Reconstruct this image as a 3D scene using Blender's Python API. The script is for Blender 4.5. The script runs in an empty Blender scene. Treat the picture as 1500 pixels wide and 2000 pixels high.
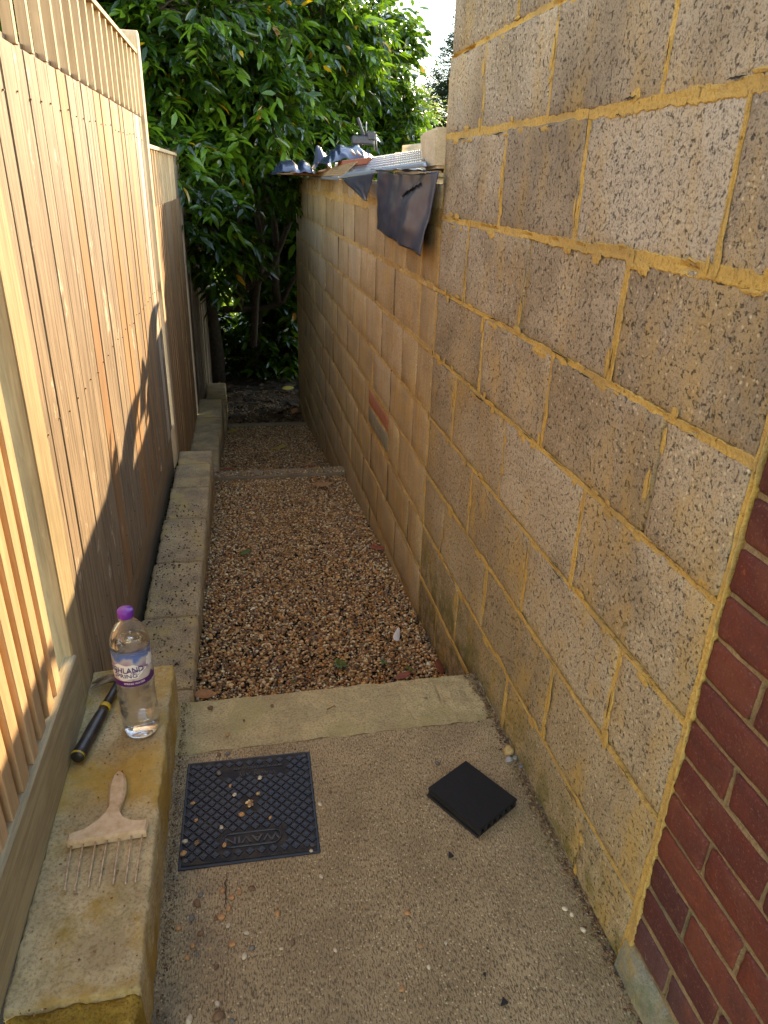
import bpy, bmesh, math, random
import numpy as np
from mathutils import Vector, Matrix, noise as mnoise

random.seed(7)
rng = np.random.default_rng(7)
scene = bpy.context.scene
COL = scene.collection

# ------------------------------------------------------------------ camera
def camera():
    pitch, yaw, roll = [math.radians(a) for a in (25.1, 12.2, 2.0)]
    f = Vector((math.sin(yaw)*math.cos(pitch), math.cos(yaw)*math.cos(pitch), -math.sin(pitch)))
    r = Vector((math.cos(yaw), -math.sin(yaw), 0)); u = r.cross(f)
    r2 = r*math.cos(roll)+u*math.sin(roll); u2 = -r*math.sin(roll)+u*math.cos(roll)
    cd = bpy.data.cameras.new("camera"); co = bpy.data.objects.new("camera", cd); COL.objects.link(co)
    cd.sensor_fit = 'VERTICAL'; cd.sensor_height = 36.0; cd.lens = 36.0*1385/2000
    cd.clip_start = 0.02; cd.clip_end = 2000
    m = Matrix((r2, u2, -f)).transposed().to_4x4(); co.matrix_world = m
    scene.camera = co
camera()
# ------------------------------------------------------------------ light
SUN = Vector((1.0, 1.78, 0.95)).normalized()
world = bpy.data.worlds.new("World"); scene.world = world; world.use_nodes = True
wn = world.node_tree.nodes; wl = world.node_tree.links
bg = wn["Background"]; sky = wn.new("ShaderNodeTexSky"); sky.sky_type = 'NISHITA'; sky.sun_disc = False
sky.sun_elevation = math.asin(SUN.z); sky.sun_rotation = math.atan2(SUN.x, SUN.y)
sky.air_density = 1.0; sky.dust_density = 0.0; sky.ozone_density = 3.0
wl.new(sky.outputs[0], bg.inputs[0]); bg.inputs[1].default_value = 0.15
sl = bpy.data.lights.new("sun", 'SUN'); sl.energy = 2.2; sl.angle = math.radians(0.5); sl.color = (1.0, 0.93, 0.82)
so = bpy.data.objects.new("sun", sl); COL.objects.link(so); so.rotation_euler = SUN.to_track_quat('Z', 'Y').to_euler()
so.location = (5, 8, 8)
scene.view_settings.view_transform = 'Standard'; scene.view_settings.look = 'None'
scene.view_settings.gamma = 1; scene.view_settings.exposure = 2.75
try:
    scene.view_settings.use_white_balance = True; scene.view_settings.white_balance_temperature = 10500; scene.view_settings.white_balance_tint = 16
except Exception:
    pass
scene.render.engine = 'CYCLES'
try:
    scene.cycles.use_denoising = True
    scene.cycles.max_bounces = 10; scene.cycles.diffuse_bounces = 6; scene.cycles.transmission_bounces = 8
    scene.cycles.transparent_max_bounces = 40
    scene.cycles.caustics_refractive = True; scene.cycles.caustics_reflective = False
except Exception:
    pass

# ------------------------------------------------------------------ node helpers
class NT:
    def __init__(s, name):
        s.m = bpy.data.materials.new(name); s.m.use_nodes = True
        s.t = s.m.node_tree; s.b = s.t.nodes["Principled BSDF"]
    def n(s, typ, **kw):
        nd = s.t.nodes.new(typ)
        for k, v in kw.items(): setattr(nd, k, v)
        return nd
    def lk(s, a, b): s.t.links.new(a, b)
    def val(s, sock, v):
        if hasattr(v, "links"): s.lk(v, sock)
        elif isinstance(v, (tuple, list)) and len(v) == 3 and sock.type == 'RGBA': sock.default_value = (*v, 1)
        else: sock.default_value = v
    def pos(s, scale=(1, 1, 1), rnd=True):
        g = s.n("ShaderNodeNewGeometry"); mp = s.n("ShaderNodeMapping"); mp.inputs["Scale"].default_value = scale
        s.lk(g.outputs["Position"], mp.inputs["Vector"])
        if rnd:
            oi = s.n("ShaderNodeObjectInfo"); c = s.n("ShaderNodeVectorMath", operation='SCALE')
            cb = s.n("ShaderNodeCombineXYZ")
            for i in range(3): s.lk(oi.outputs["Random"], cb.inputs[i])
            s.lk(cb.outputs[0], c.inputs[0]); c.inputs["Scale"].default_value = 37.0
            s.lk(c.outputs[0], mp.inputs["Location"])
        return mp.outputs[0]
    def noise(s, vec, scale, detail=4, rough=.55, out=0):
        nd = s.n("ShaderNodeTexNoise"); s.lk(vec, nd.inputs["Vector"]); nd.inputs["Scale"].default_value = scale
        nd.inputs["Detail"].default_value = detail; nd.inputs["Roughness"].default_value = rough
        return nd.outputs[out]
    def voro(s, vec, scale, feature='F1', out="Distance"):
        nd = s.n("ShaderNodeTexVoronoi", feature=feature); s.lk(vec, nd.inputs["Vector"]); nd.inputs["Scale"].default_value = scale
        return nd.outputs[out]
    def ramp(s, fac, stops):
        nd = s.n("ShaderNodeValToRGB"); s.lk(fac, nd.inputs[0]); e = nd.color_ramp.elements
        while len(e) < len(stops): e.new(.5)
        for i, (p, c) in enumerate(stops):
            e[i].position = p; e[i].color = (*c, 1) if isinstance(c, tuple) else (c, c, c, 1)
        return nd.outputs[0]
    def mix(s, fac, a, b, mode='MIX'):
        nd = s.n("ShaderNodeMix", data_type='RGBA', blend_type=mode)
        s.val(nd.inputs[0], fac); s.val(nd.inputs[6], a); s.val(nd.inputs[7], b)
        return nd.outputs[2]
    def math(s, op, a, b=0.0):
        nd = s.n("ShaderNodeMath", operation=op); s.val(nd.inputs[0], a); s.val(nd.inputs[1], b); return nd.outputs[0]
    def rnd(s): return s.n("ShaderNodeObjectInfo").outputs["Random"]
    def xyz(s):
        g = s.n("ShaderNodeNewGeometry"); x = s.n("ShaderNodeSeparateXYZ"); s.lk(g.outputs["Position"], x.inputs[0]); return x.outputs
    def maprange(s, v, a, b, c=0.0, d=1.0):
        nd = s.n("ShaderNodeMapRange"); s.lk(v, nd.inputs[0])
        for i, q in enumerate((a, b, c, d)): nd.inputs[i+1].default_value = q
        return nd.outputs[0]
    def bump(s, h, dist, strength=1.0, prev=None):
        nd = s.n("ShaderNodeBump"); s.lk(h, nd.inputs["Height"]); nd.inputs["Distance"].default_value = dist
        nd.inputs["Strength"].default_value = strength
        if prev: s.lk(prev, nd.inputs["Normal"])
        return nd.outputs[0]
    def done(s, col, rough=.9, normal=None, spec=.3):
        s.val(s.b.inputs["Base Color"], col); s.val(s.b.inputs["Roughness"], rough)
        s.b.inputs["Specular IOR Level"].default_value = spec
        if normal: s.lk(normal, s.b.inputs["Normal"])
        return s.m

def mat_block(name, light, dark, ochre, pit=1.0, streak=0.0):
    t = NT(name); p = t.pos()
    pw = t.pos(rnd=False)
    big = t.noise(p, 5, 3); col = t.mix(t.ramp(big, [(.35, 0.0), (.65, 1.0)]), dark, light)
    rv = t.rnd(); col = t.mix(t.maprange(rv, 0, .5, .55, 0.0), col, t.mix(.5, dark, (.17, .12, .08))); col = t.mix(t.maprange(rv, .7, 1, 0.0, .6), col, (.50, .42, .32))
    zc_ = t.xyz()[2]; col = t.mix(t.maprange(zc_, -.2, -1.2, 0, .34), col, (.46, .33, .15))
    lich = t.noise(t.pos((1, 1, 1), False), 3.2, 4, .6); col = t.mix(t.math('MULTIPLY', t.ramp(lich, [(.5, 0.0), (.68, 1.0)]), .4), col, tuple(x*.55 for x in dark))
    grain = t.noise(p, 230, 3, .75); col = t.mix(t.math('MULTIPLY', t.ramp(grain, [(.40, 1.0), (.50, 0.0)]), .60), col, tuple(c*.35 for c in dark))
    # stone flecks
    v = t.voro(p, 120, out="Color"); sep = t.n("ShaderNodeSeparateColor"); t.lk(v, sep.inputs[0])
    fl = t.math('MULTIPLY', t.ramp(sep.outputs[0], [(.90, 0.0), (.93, 1.0)]), t.ramp(t.voro(p, 120), [(.2, 1.0), (.45, 0.0)]))
    col = t.mix(t.math('MULTIPLY', fl, .7), col, (.62, .50, .34))
    # ochre mortar stains
    st = t.noise(t.pos((1, 1, .45), False), 9, 5, .65)
    z = t.xyz()[2]
    amt = t.maprange(z, .1, -1.35, .45, .95)
    stm = t.math('MULTIPLY', t.ramp(st, [(.50, 0.0), (.72, 1.0)]), amt)
    col = t.mix(stm, col, ochre)
    if streak:
        sk = t.noise(t.pos((1, 5, .35), False), 6, 5, .6)
        col = t.mix(t.math('MULTIPLY', t.ramp(sk, [(.52, 0.0), (.68, 1.0)]), streak), col, (.35, .19, .06))
        sk2 = t.noise(t.pos((1, 7, .3), False), 5, 5, .6)
        col = t.mix(t.math('MULTIPLY', t.ramp(sk2, [(.58, 0.0), (.75, 1.0)]), streak*.7), col, (.42, .37, .29))
    pits = t.noise(p, 110, 5, .75)
    pr = t.ramp(pits, [(.34, 0.0), (.43, 1.0)])
    col = t.mix(t.math('MULTIPLY', t.math('SUBTRACT', 1.0, pr), .58*pit), col, (.045, .034, .024))
    if not streak:
        # green moss low down
        ms = t.math('MULTIPLY', t.ramp(t.noise(pw, 14, 5, .7), [(.42, 0.0), (.6, 1.0)]), t.maprange(z, -1.22, -1.40, 0, .75))
        col = t.mix(ms, col, (.11, .10, .02))
    nb = t.bump(grain, .0022, .8)
    nb = t.bump(t.noise(p, 55, 4, .7), .004, .6, nb)
    nb = t.bump(pr, .0045, .9*pit, nb)
    return t.done(col, .95, nb, .15)

M = {}
M['block'] = mat_block('concrete_block', (.45, .355, .245), (.29, .215, .14), (.46, .28, .08))
M['block_far'] = mat_block('weathered_block', (.54, .39, .225), (.39, .27, .15), (.52, .31, .10), .55, .6)
def m_mortar():
    t = NT('sandy_mortar'); p = t.pos(rnd=False)
    c = t.mix(t.ramp(t.noise(p, 12, 5, .65), [(.35, 0.0), (.65, 1.0)]), (.53, .315, .085), (.62, .40, .135))
    c = t.mix(t.math('MULTIPLY', t.ramp(t.noise(p, 160, 3, .7), [(.36, 1.0), (.5, 0.0)]), .5), c, (.30, .15, .035))
    c = t.mix(t.math('MULTIPLY', t.ramp(t.noise(p, 26, 4, .7), [(.62, 0.0), (.72, 1.0)]), .6), c, (.20, .11, .04))
    c = t.mix(t.math('MULTIPLY', t.ramp(t.noise(p, 6, 5, .7), [(.45, 0.0), (.62, 1.0)]), .75), c, (.36, .225, .085)); c = t.mix(t.math('MULTIPLY', t.ramp(t.noise(p, 70, 4, .75), [(.60, 0.0), (.68, 1.0)]), .7), c, (.10, .06, .025))
    nb = t.bump(t.noise(p, 240, 4, .75), .003, .9); nb = t.bump(t.noise(p, 60, 3, .6), .004, .7, nb)
    return t.done(c, .95, nb, .1)
M['mortar'] = m_mortar()
def far_mortar():
    t = NT('weathered_mortar'); p = t.pos(rnd=False)
    c = t.mix(t.ramp(t.noise(p, 5, 5, .65), [(.35, 0.0), (.65, 1.0)]), (.36, .215, .08), (.56, .37, .15))
    c = t.mix(t.math('MULTIPLY', t.ramp(t.noise(p, 90, 3, .7), [(.4, 1.0), (.55, 0.0)]), .5), c, (.2, .12, .05))
    return t.done(c, .95, t.bump(t.noise(p, 120, 4, .7), .003, .8), .1)
M['mortar_far'] = far_mortar()

def m_simple_stone(name, a, b, scale=8, bumpd=.002, pits=.5, fleck=.3, extra=None, moss=None, fine=180):
    t = NT(name); p = t.pos(rnd=False)
    c = t.mix(t.ramp(t.noise(p, scale, 5, .6), [(.35, 0.0), (.65, 1.0)]), a, b)
    c = t.mix(t.math('MULTIPLY', t.ramp(t.noise(p, fine, 3, .7), [(.36, 1.0), (.52, 0.0)]), pits), c, tuple(x*.35 for x in a))
    v = t.voro(p, 95, out="Color"); sep = t.n("ShaderNodeSeparateColor"); t.lk(v, sep.inputs[0])
    if name == 'rough_pale_block':
        yy = t.xyz()[1]; pk_ = t.math('MULTIPLY', t.maprange(yy, 1.19, 1.25), t.maprange(yy, 1.42, 1.34)); pk_ = t.math('MULTIPLY', pk_, t.ramp(t.noise(p, 9, 5, .65), [(.34, 0.0), (.56, 1.0)])); c = t.mix(t.math('MULTIPLY', pk_, .85), c, (.50, .31, .065))
    fl = t.math('MULTIPLY', t.ramp(sep.outputs[0], [(.84, 0.0), (.88, 1.0)]), t.ramp(t.voro(p, 95), [(.22, 1.0), (.42, 0.0)]))
    c = t.mix(t.math('MULTIPLY', fl, fleck), c, (.45, .35, .22))
    if extra:
        c = t.mix(t.math('MULTIPLY', t.ramp(t.noise(p, extra[1], 5, .65), [(.5, 0.0), (.62, 1.0)]), extra[2]), c, extra[0])
    if moss:
        c = t.mix(t.math('MULTIPLY', t.ramp(t.noise(p, 11, 6, .75), [(.52, 0.0), (.66, 1.0)]), moss[1]), c, moss[0])
    nb = t.bump(t.noise(p, fine*.9, 4, .7), bumpd, .8); nb = t.bump(t.noise(p, 40, 4, .65), bumpd*2.2, .6, nb)
    return t.done(c, .92, nb, .2)
M['lw_top'] = m_simple_stone('rough_pale_block', (.42, .32, .17), (.60, .48, .27), 9, .003, .5, .35, ((.42, .26, .06), 6, .8), ((.17, .15, .035), .35), 150)
M['lw_far'] = m_simple_stone('grey_buff_block', (.36, .26, .155), (.58, .42, .23), 10, .005, .8, .4, ((.52, .37, .15), 7, .8))
M['ochre_break'] = m_simple_stone('ochre_mortar_lump', (.30, .19, .03), (.44, .28, .06), 15, .005, .6, .2)
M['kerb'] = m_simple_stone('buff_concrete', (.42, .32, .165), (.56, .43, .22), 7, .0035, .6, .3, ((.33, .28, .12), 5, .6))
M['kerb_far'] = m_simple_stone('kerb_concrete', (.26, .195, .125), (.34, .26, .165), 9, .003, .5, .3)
M['stone_cap'] = m_simple_stone('pale_sandstone', (.50, .39, .25), (.62, .50, .34), 14, .002, .3, .1)
M['rubble'] = m_simple_stone('rubble', (.26, .22, .16), (.40, .33, .22), 30, .003, .5, .3)
M['soil'] = m_simple_stone('dark_soil', (.035, .025, .016), (.07, .05, .03), 20, .006, .5, .1)
M['plinth'] = m_simple_stone('mossy_render', (.16, .15, .11), (.26, .24, .17), 16, .003, .4, .2, ((.30, .20, .06), 9, .7), ((.09, .11, .05), .6))
def m_slab():
    t = NT('brushed_concrete'); p = t.pos(rnd=False)
    c = t.mix(t.ramp(t.noise(p, 4, 5, .6), [(.32, 0.0), (.68, 1.0)]), (.33, .232, .122), (.53, .378, .205))
    g = t.noise(t.pos((1, .35, 1), False), 330, 3, .7)
    c = t.mix(t.math('MULTIPLY', t.ramp(g, [(.40, 1.0), (.52, 0.0)]), .8), c, (.07, .046, .024))
    v = t.voro(p, 170, out="Color"); sep = t.n("ShaderNodeSeparateColor"); t.lk(v, sep.inputs[0])
    fl = t.math('MULTIPLY', t.ramp(sep.outputs[0], [(.80, 0.0), (.86, 1.0)]), t.ramp(t.voro(p, 170), [(.25, 1.0), (.42, 0.0)]))
    c = t.mix(t.math('MULTIPLY', fl, .8), c, (.70, .54, .32))
    v2 = t.voro(p, 62, out="Color"); s2 = t.n("ShaderNodeSeparateColor"); t.lk(v2, s2.inputs[0])
    f2 = t.math('MULTIPLY', t.ramp(s2.outputs[1], [(.93, 0.0), (.95, 1.0)]), t.ramp(t.voro(p, 62), [(.16, 1.0), (.3, 0.0)]))
    c = t.mix(t.math('MULTIPLY', f2, .8), c, (.45, .33, .19))
    f3 = t.math('MULTIPLY', t.ramp(s2.outputs[0], [(.96, 0.0), (.97, 1.0)]), t.ramp(t.voro(p, 62), [(.12, 1.0), (.25, 0.0)]))
    c = t.mix(t.math('MULTIPLY', f3, .8), c, (.02, .016, .012))
    stn = t.noise(p, 2.2, 6, .65); c = t.mix(t.math('MULTIPLY', t.ramp(stn, [(.48, 0.0), (.66, 1.0)]), .42), c, (.14, .098, .055)); stn2 = t.noise(p, 26, 4, .7); c = t.mix(t.math('MULTIPLY', t.ramp(stn2, [(.60, 0.0), (.72, 1.0)]), .35), c, (.52, .40, .23))
    X = t.xyz()
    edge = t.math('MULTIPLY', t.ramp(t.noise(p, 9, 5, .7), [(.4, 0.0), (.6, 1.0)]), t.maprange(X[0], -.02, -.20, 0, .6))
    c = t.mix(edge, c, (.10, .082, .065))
    ms = t.math('MULTIPLY', t.ramp(t.noise(p, 16, 5, .7), [(.42, 0.0), (.6, 1.0)]), t.maprange(X[0], .58, .69, 0, .7))
    c = t.mix(ms, c, (.13, .115, .04))
    nb = t.bump(g, .0040, .9); nb = t.bump(t.noise(t.pos((1, .3, 1), False), 70, 4, .6), .003, .7, nb); nb = t.bump(fl, .0015, .6, nb)
    return t.done(c, .85, nb, .3)
M['slab'] = m_slab()
def m_brick(name, cols):
    t = NT(name); p = t.pos(); r = t.rnd()
    c = t.ramp(r, [(i/(len(cols)-1), cc) for i, cc in enumerate(cols)])
    c = t.mix(t.math('MULTIPLY', t.ramp(t.noise(p, 18, 5, .7), [(.4, 0.0), (.65, 1.0)]), .6), c, (.065, .022, .020)); c = t.mix(t.math('MULTIPLY', t.ramp(t.noise(p, 9, 4, .6), [(.52, 0.0), (.7, 1.0)]), .5), c, (.23, .065, .030)); c = t.mix(t.math('MULTIPLY', t.ramp(t.noise(p, 210, 3, .7), [(.58, 0.0), (.66, 1.0)]), .45), c, (.26, .12, .08))
    c = t.mix(t.math('MULTIPLY', t.ramp(t.noise(p, 60, 5, .75), [(.64, 0.0), (.72, 1.0)]), .5), c, (.34, .22, .16))
    c = t.mix(t.math('MULTIPLY', t.ramp(t.noise(p, 34, 5, .7), [(.66, 0.0), (.70, 1.0)]), .5), c, (.38, .085, .03))
    nb = t.bump(t.noise(p, 230, 4, .75), .003, .9); nb = t.bump(t.noise(p, 45, 4, .65), .004, .8, nb)
    return t.done(c, .8, nb, .3)
M['brick'] = m_brick('red_brick', [(.115, .022, .013), (.16, .032, .016), (.085, .020, .016), (.185, .042, .020), (.125, .026, .018)])
M['brick_dark'] = m_brick('dark_brick', [(.085, .035, .035), (.10, .038, .034)])
M['grey_brick'] = m_simple_stone('grey_slip', (.19, .17, .12), (.25, .22, .15), 20)
M['red_slip'] = m_simple_stone('red_slip', (.33, .12, .07), (.40, .17, .10), 20)
M['brick_mortar'] = m_simple_stone('brown_mortar', (.20, .125, .062), (.29, .19, .095), 20, .0025, .5, .2, ((.12, .10, .06), 8, .6), None, 200)

def m_wood(name, a, b, pale, knots=.5, rough=.75, tint=.5, spec=.25, rot=None):
    t = NT(name)
    sc = (1, 1, .055) if rot is None else rot
    p = t.pos(sc); pk = t.pos((1, 1, .35) if rot is None else (1, .35, 1))
    base = t.mix(t.maprange(t.rnd(), 0, 1, 0, 1), a, b)
    g = t.noise(p, 55, 5, .65); c = t.mix(t.math('MULTIPLY', t.ramp(g, [(.38, 1.0), (.56, 0.0)]), tint), base, tuple(x*.5 for x in a))
    g2 = t.noise(p, 240, 3, .6); c = t.mix(t.math('MULTIPLY', t.ramp(g2, [(.4, 1.0), (.55, 0.0)]), tint*.4), c, tuple(x*.45 for x in a))
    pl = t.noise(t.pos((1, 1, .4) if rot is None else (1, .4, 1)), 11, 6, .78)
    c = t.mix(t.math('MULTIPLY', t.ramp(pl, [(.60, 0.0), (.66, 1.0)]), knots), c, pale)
    dk_ = t.noise(t.pos((1, 1, .5) if rot is None else (1, .5, 1)), 5, 5, .7); c = t.mix(t.math('MULTIPLY', t.ramp(dk_, [(.5, 0.0), (.66, 1.0)]), .45), c, tuple(x*.6 for x in a))
    kn = t.voro(pk, 6.0); c = t.mix(t.math('MULTIPLY', t.ramp(kn, [(.04, 1.0), (.09, 0.0)]), .8), c, tuple(x*.42 for x in a))
    nb = t.bump(g, .0015, .7); nb = t.bump(g2, .0008, .6, nb)
    return t.done(c, rough, nb, spec)
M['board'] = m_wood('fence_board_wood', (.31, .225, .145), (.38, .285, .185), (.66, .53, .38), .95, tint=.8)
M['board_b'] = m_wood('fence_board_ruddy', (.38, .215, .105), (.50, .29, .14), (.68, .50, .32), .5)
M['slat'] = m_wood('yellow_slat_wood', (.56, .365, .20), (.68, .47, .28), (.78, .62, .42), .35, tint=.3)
M['post'] = m_wood('green_treated_post', (.38, .30, .17), (.46, .36, .21), (.58, .46, .28), .35)
M['gravelboard'] = m_wood('treated_gravel_board', (.40, .34, .21), (.47, .39, .24), (.5, .43, .28), .3, rot=(1, .055, 1))
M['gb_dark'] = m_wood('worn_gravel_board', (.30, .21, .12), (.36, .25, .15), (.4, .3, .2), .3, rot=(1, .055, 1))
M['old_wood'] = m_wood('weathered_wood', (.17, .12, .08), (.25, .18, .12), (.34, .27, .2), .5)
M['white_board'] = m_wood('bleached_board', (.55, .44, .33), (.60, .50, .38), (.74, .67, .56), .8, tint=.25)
def m_plain(name, col, rough=.5, metal=0, spec=.5, noise=None):
    t = NT(name); c = col; nb = None
    if noise:
        p = t.pos(rnd=False); c = t.mix(t.math('MULTIPLY', t.ramp(t.noise(p, noise[1], 5, .65), [(.42, 0.0), (.62, 1.0)]), noise[2]), col, noise[0])
        nb = t.bump(t.noise(p, noise[1]*4, 3, .6), .0008, .6)
    m = t.done(c, rough, nb, spec); t.b.inputs["Metallic"].default_value = metal; return m
M['iron'] = m_plain('black_composite_cover', (.005, .006, .012), .45, 0, .4, ((.03, .024, .018), 26, .35))
M['deck'] = m_plain('black_deck_plastic', (.012, .0115, .0115), .55, 0, .35, ((.03, .027, .024), 30, .4))
def m_deck():
    t = NT('black_deck_board'); p = t.pos((1, 1, 1), False)
    mp = t.n("ShaderNodeMapping"); tc = t.n("ShaderNodeTexCoord"); t.lk(tc.outputs["Object"], mp.inputs[0]); mp.inputs["Scale"].default_value = (.06, 1, 1)
    g = t.noise(mp.outputs[0], 420, 4, .7); c = t.mix(t.ramp(g, [(.35, 0.0), (.7, 1.0)]), (.004, .0037, .0037), (.012, .0105, .010))
    return t.done(c, .6, t.bump(g, .0012, .9), .3)
M['deck_top'] = m_deck()
M['rubber'] = m_plain('black_rubber', (.014, .013, .013), .38, 0, .5, ((.10, .085, .065), 34, .25))
M['yellow'] = m_plain('yellow_plastic', (.55, .36, .03), .4, 0, .5, ((.3, .2, .05), 60, .4))
M['rust'] = m_plain('dusty_steel', (.16, .11, .07), .6, .6, .5, ((.33, .25, .17), 60, .8))
M['dusty_wood'] = m_plain('dusty_handle_wood', (.66, .50, .32), .85, 0, .15, ((.48, .31, .16), 40, .7))
M['wire'] = m_plain('dusty_wire', (.66, .50, .34), .6, .2, .4, ((.25, .18, .12), 90, .6))
M['galv'] = m_plain('galvanised_steel', (.30, .31, .33), .42, .7, .5, ((.3, .3, .3), 40, .4))
M['galv_tan'] = m_plain('dusty_lath', (.52, .40, .26), .5, .5, .5, ((.35, .27, .18), 60, .6))
M['film'] = m_plain('grey_black_film', (.030, .042, .082), .30, 0, .35, ((.085, .085, .09), 16, .4))
M['film_blue'] = m_plain('dark_blue_film', (.010, .018, .050), .16, 0, .35, ((.03, .035, .05), 30, .3))
M['clamp'] = m_plain('dark_tool_plastic', (.020, .026, .042), .45, 0, .5, ((.07, .07, .07), 60, .4))
M['tile'] = m_plain('red_clay', (.36, .12, .07), .8, 0, .2, ((.25, .09, .05), 30, .6))
M['ply'] = m_plain('brown_ply', (.36, .19, .10), .8, 0, .2, ((.20, .10, .06), 40, .6))
M['dirt'] = m_simple_stone('dirt', (.06, .045, .03), (.13, .10, .065), 40, .004, .5, .3)
M['mossgreen'] = m_plain('dark_moss', (.012, .03, .012), .9, 0, .1, ((.03, .03, .015), 40, .5))
M['cap_purple'] = m_plain('purple_cap', (.165, .028, .36), .32, 0, .5)
M['white'] = m_plain('white_print', (.80, .80, .80), .4, 0, .4)
M['purple'] = m_plain('purple_print', (.10, .018, .15), .35, 0, .5)
M['navy'] = m_plain('navy_print', (.05, .035, .14), .35, 0, .5)
def m_clear(name, col, alpha_mix, rough=.05, ior=1.45):
    t = NT(name); t.b.inputs["Transmission Weight"].default_value = 1.0; t.b.inputs["IOR"].default_value = ior
    return t.done(col, rough, None, .5)
def m_film(name, col, refl, haze):
    t = NT(name); nt = t.t; tr = t.n("ShaderNodeBsdfTransparent"); tr.inputs[0].default_value = (*col, 1)
    gl = t.n("ShaderNodeBsdfGlossy"); gl.inputs["Roughness"].default_value = .06; gl.inputs[0].default_value = (1, 1, 1, 1)
    df = t.n("ShaderNodeBsdfTranslucent"); df.inputs[0].default_value = (.9, .9, .88, 1); lw = t.n("ShaderNodeLayerWeight"); lw.inputs[0].default_value = refl
    m1 = t.n("ShaderNodeMixShader"); m1.inputs[0].default_value = haze; t.lk(tr.outputs[0], m1.inputs[1]); t.lk(df.outputs[0], m1.inputs[2])
    m2 = t.n("ShaderNodeMixShader"); t.lk(t.math("MULTIPLY", lw.outputs["Facing"], .75), m2.inputs[0]); t.lk(m1.outputs[0], m2.inputs[1]); t.lk(gl.outputs[0], m2.inputs[2])
    t.lk(m2.outputs[0], nt.nodes["Material Output"].inputs[0]); return t.m
M['pet'] = m_film('clear_plastic', (.985, .985, .98), .22, .08)
M['water'] = m_clear('water', (1.0, 1.0, .98), 0, .0, 1.33)
def m_label():
    # translucent printed film: position-driven print
    t = NT('label_film'); tc = t.n("ShaderNodeTexCoord"); sx = t.n("ShaderNodeSeparateXYZ"); t.lk(tc.outputs["Object"], sx.inputs[0])
    z = sx.outputs[2]; n = t.noise(tc.outputs["Object"], 22, 3, .5)
    zz = t.math('ADD', z, t.math('MULTIPLY', t.math('SUBTRACT', n, .5), .07))
    c = t.ramp(t.maprange(zz, .165, .262), [(0.0, (.13, .02, .17)), (.10, (.13, .02, .17)), (.16, (.62, .55, .50)), (.28, (.70, .66, .63)), (.42, (.36, .20, .40)), (.58, (.50, .36, .50)), (.72, (.75, .74, .78)), (.80, (.10, .22, .62)), (.93, (.14, .30, .72))])
    al = t.ramp(t.maprange(zz, .165, .262), [(0.0, 1.0), (.16, .95), (.30, .75), (.55, .7), (.72, .55), (.80, .8), (.93, .35)])
    t.lk(al, t.b.inputs["Alpha"])
    return t.done(c, .3, None, .5)
M['label'] = m_label()
def m_leaf(name, a, b, young, transl=.35, rough=.28, spec=.9):
    t = NT(name); at = t.n("ShaderNodeAttribute", attribute_name="tint"); f = at.outputs["Fac"]
    c = t.ramp(f, [(0.0, a), (.55, b), (.86, young), (.955, young), (.965, (.62, .36, .02)), (.985, (.60, .28, .02)), (1.0, (.28, .09, .02))])
    t.done(c, rough, None, spec)
    tr = t.n("ShaderNodeBsdfTranslucent"); t.lk(t.mix(.6, c, (.25, .50, .03), 'MULTIPLY') if False else t.mix(.5, c, (.16, .36, .02)), tr.inputs[0])
    mx = t.n("ShaderNodeMixShader"); mx.inputs[0].default_value = transl
    out = t.t.nodes["Material Output"]; t.lk(t.b.outputs[0], mx.inputs[1]); t.lk(tr.outputs[0], mx.inputs[2]); t.lk(mx.outputs[0], out.inputs[0])
    return t.m
M['laurel'] = m_leaf('laurel_leaf', (.008, .033, .007), (.022, .075, .011), (.13, .28, .025), .44, .18)
M['shrub'] = m_leaf('shrub_leaf', (.10, .26, .03), (.16, .34, .04), (.30, .46, .06), .55, .4)
M['fine'] = m_leaf('fine_leaf', (.10, .17, .025), (.17, .26, .04), (.28, .36, .06), .45, .45)
M['conifer'] = m_leaf('conifer_leaf', (.008, .022, .016), (.014, .035, .02), (.03, .05, .02), .12, .6, .3)
M['bark'] = m_simple_stone('bark', (.035, .026, .018), (.07, .052, .035), 25, .006, .5, .05)
def m_attr(name, rough=.7, bumps=True):
    t = NT(name); at = t.n("ShaderNodeAttribute", attribute_name="tone")
    p = t.pos(rnd=False); c = t.mix(t.math('MULTIPLY', t.ramp(t.noise(p, 400, 2, .6), [(.4, 0.0), (.6, 1.0)]), .3), at.outputs["Color"], (.12, .08, .05))
    return t.done(c, rough, None, .4)
M['gravel'] = m_attr('pea_gravel', .45)
M['litter'] = m_attr('leaf_litter', .8)
M['deadleaf'] = m_plain('dry_red_leaf', (.33, .085, .035), .6, 0, .4, ((.20, .06, .03), 60, .6))
M['deadleaf2'] = m_plain('dry_tan_leaf', (.50, .24, .10), .6, 0, .4, ((.3, .13, .05), 60, .6))
M['yellowleaf'] = m_plain('fallen_yellow_leaf', (.50, .36, .06), .6, 0, .4, ((.3, .2, .05), 60, .5))
M['feather'] = m_plain('pale_feather', (.75, .70, .62), .8, 0, .2)
M['twig'] = m_plain('twig', (.22, .13, .07), .8, 0, .2, ((.1, .07, .04), 90, .6))
M['weed'] = m_plain('weed_leaf', (.07, .11, .015), .5, 0, .4)

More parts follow.
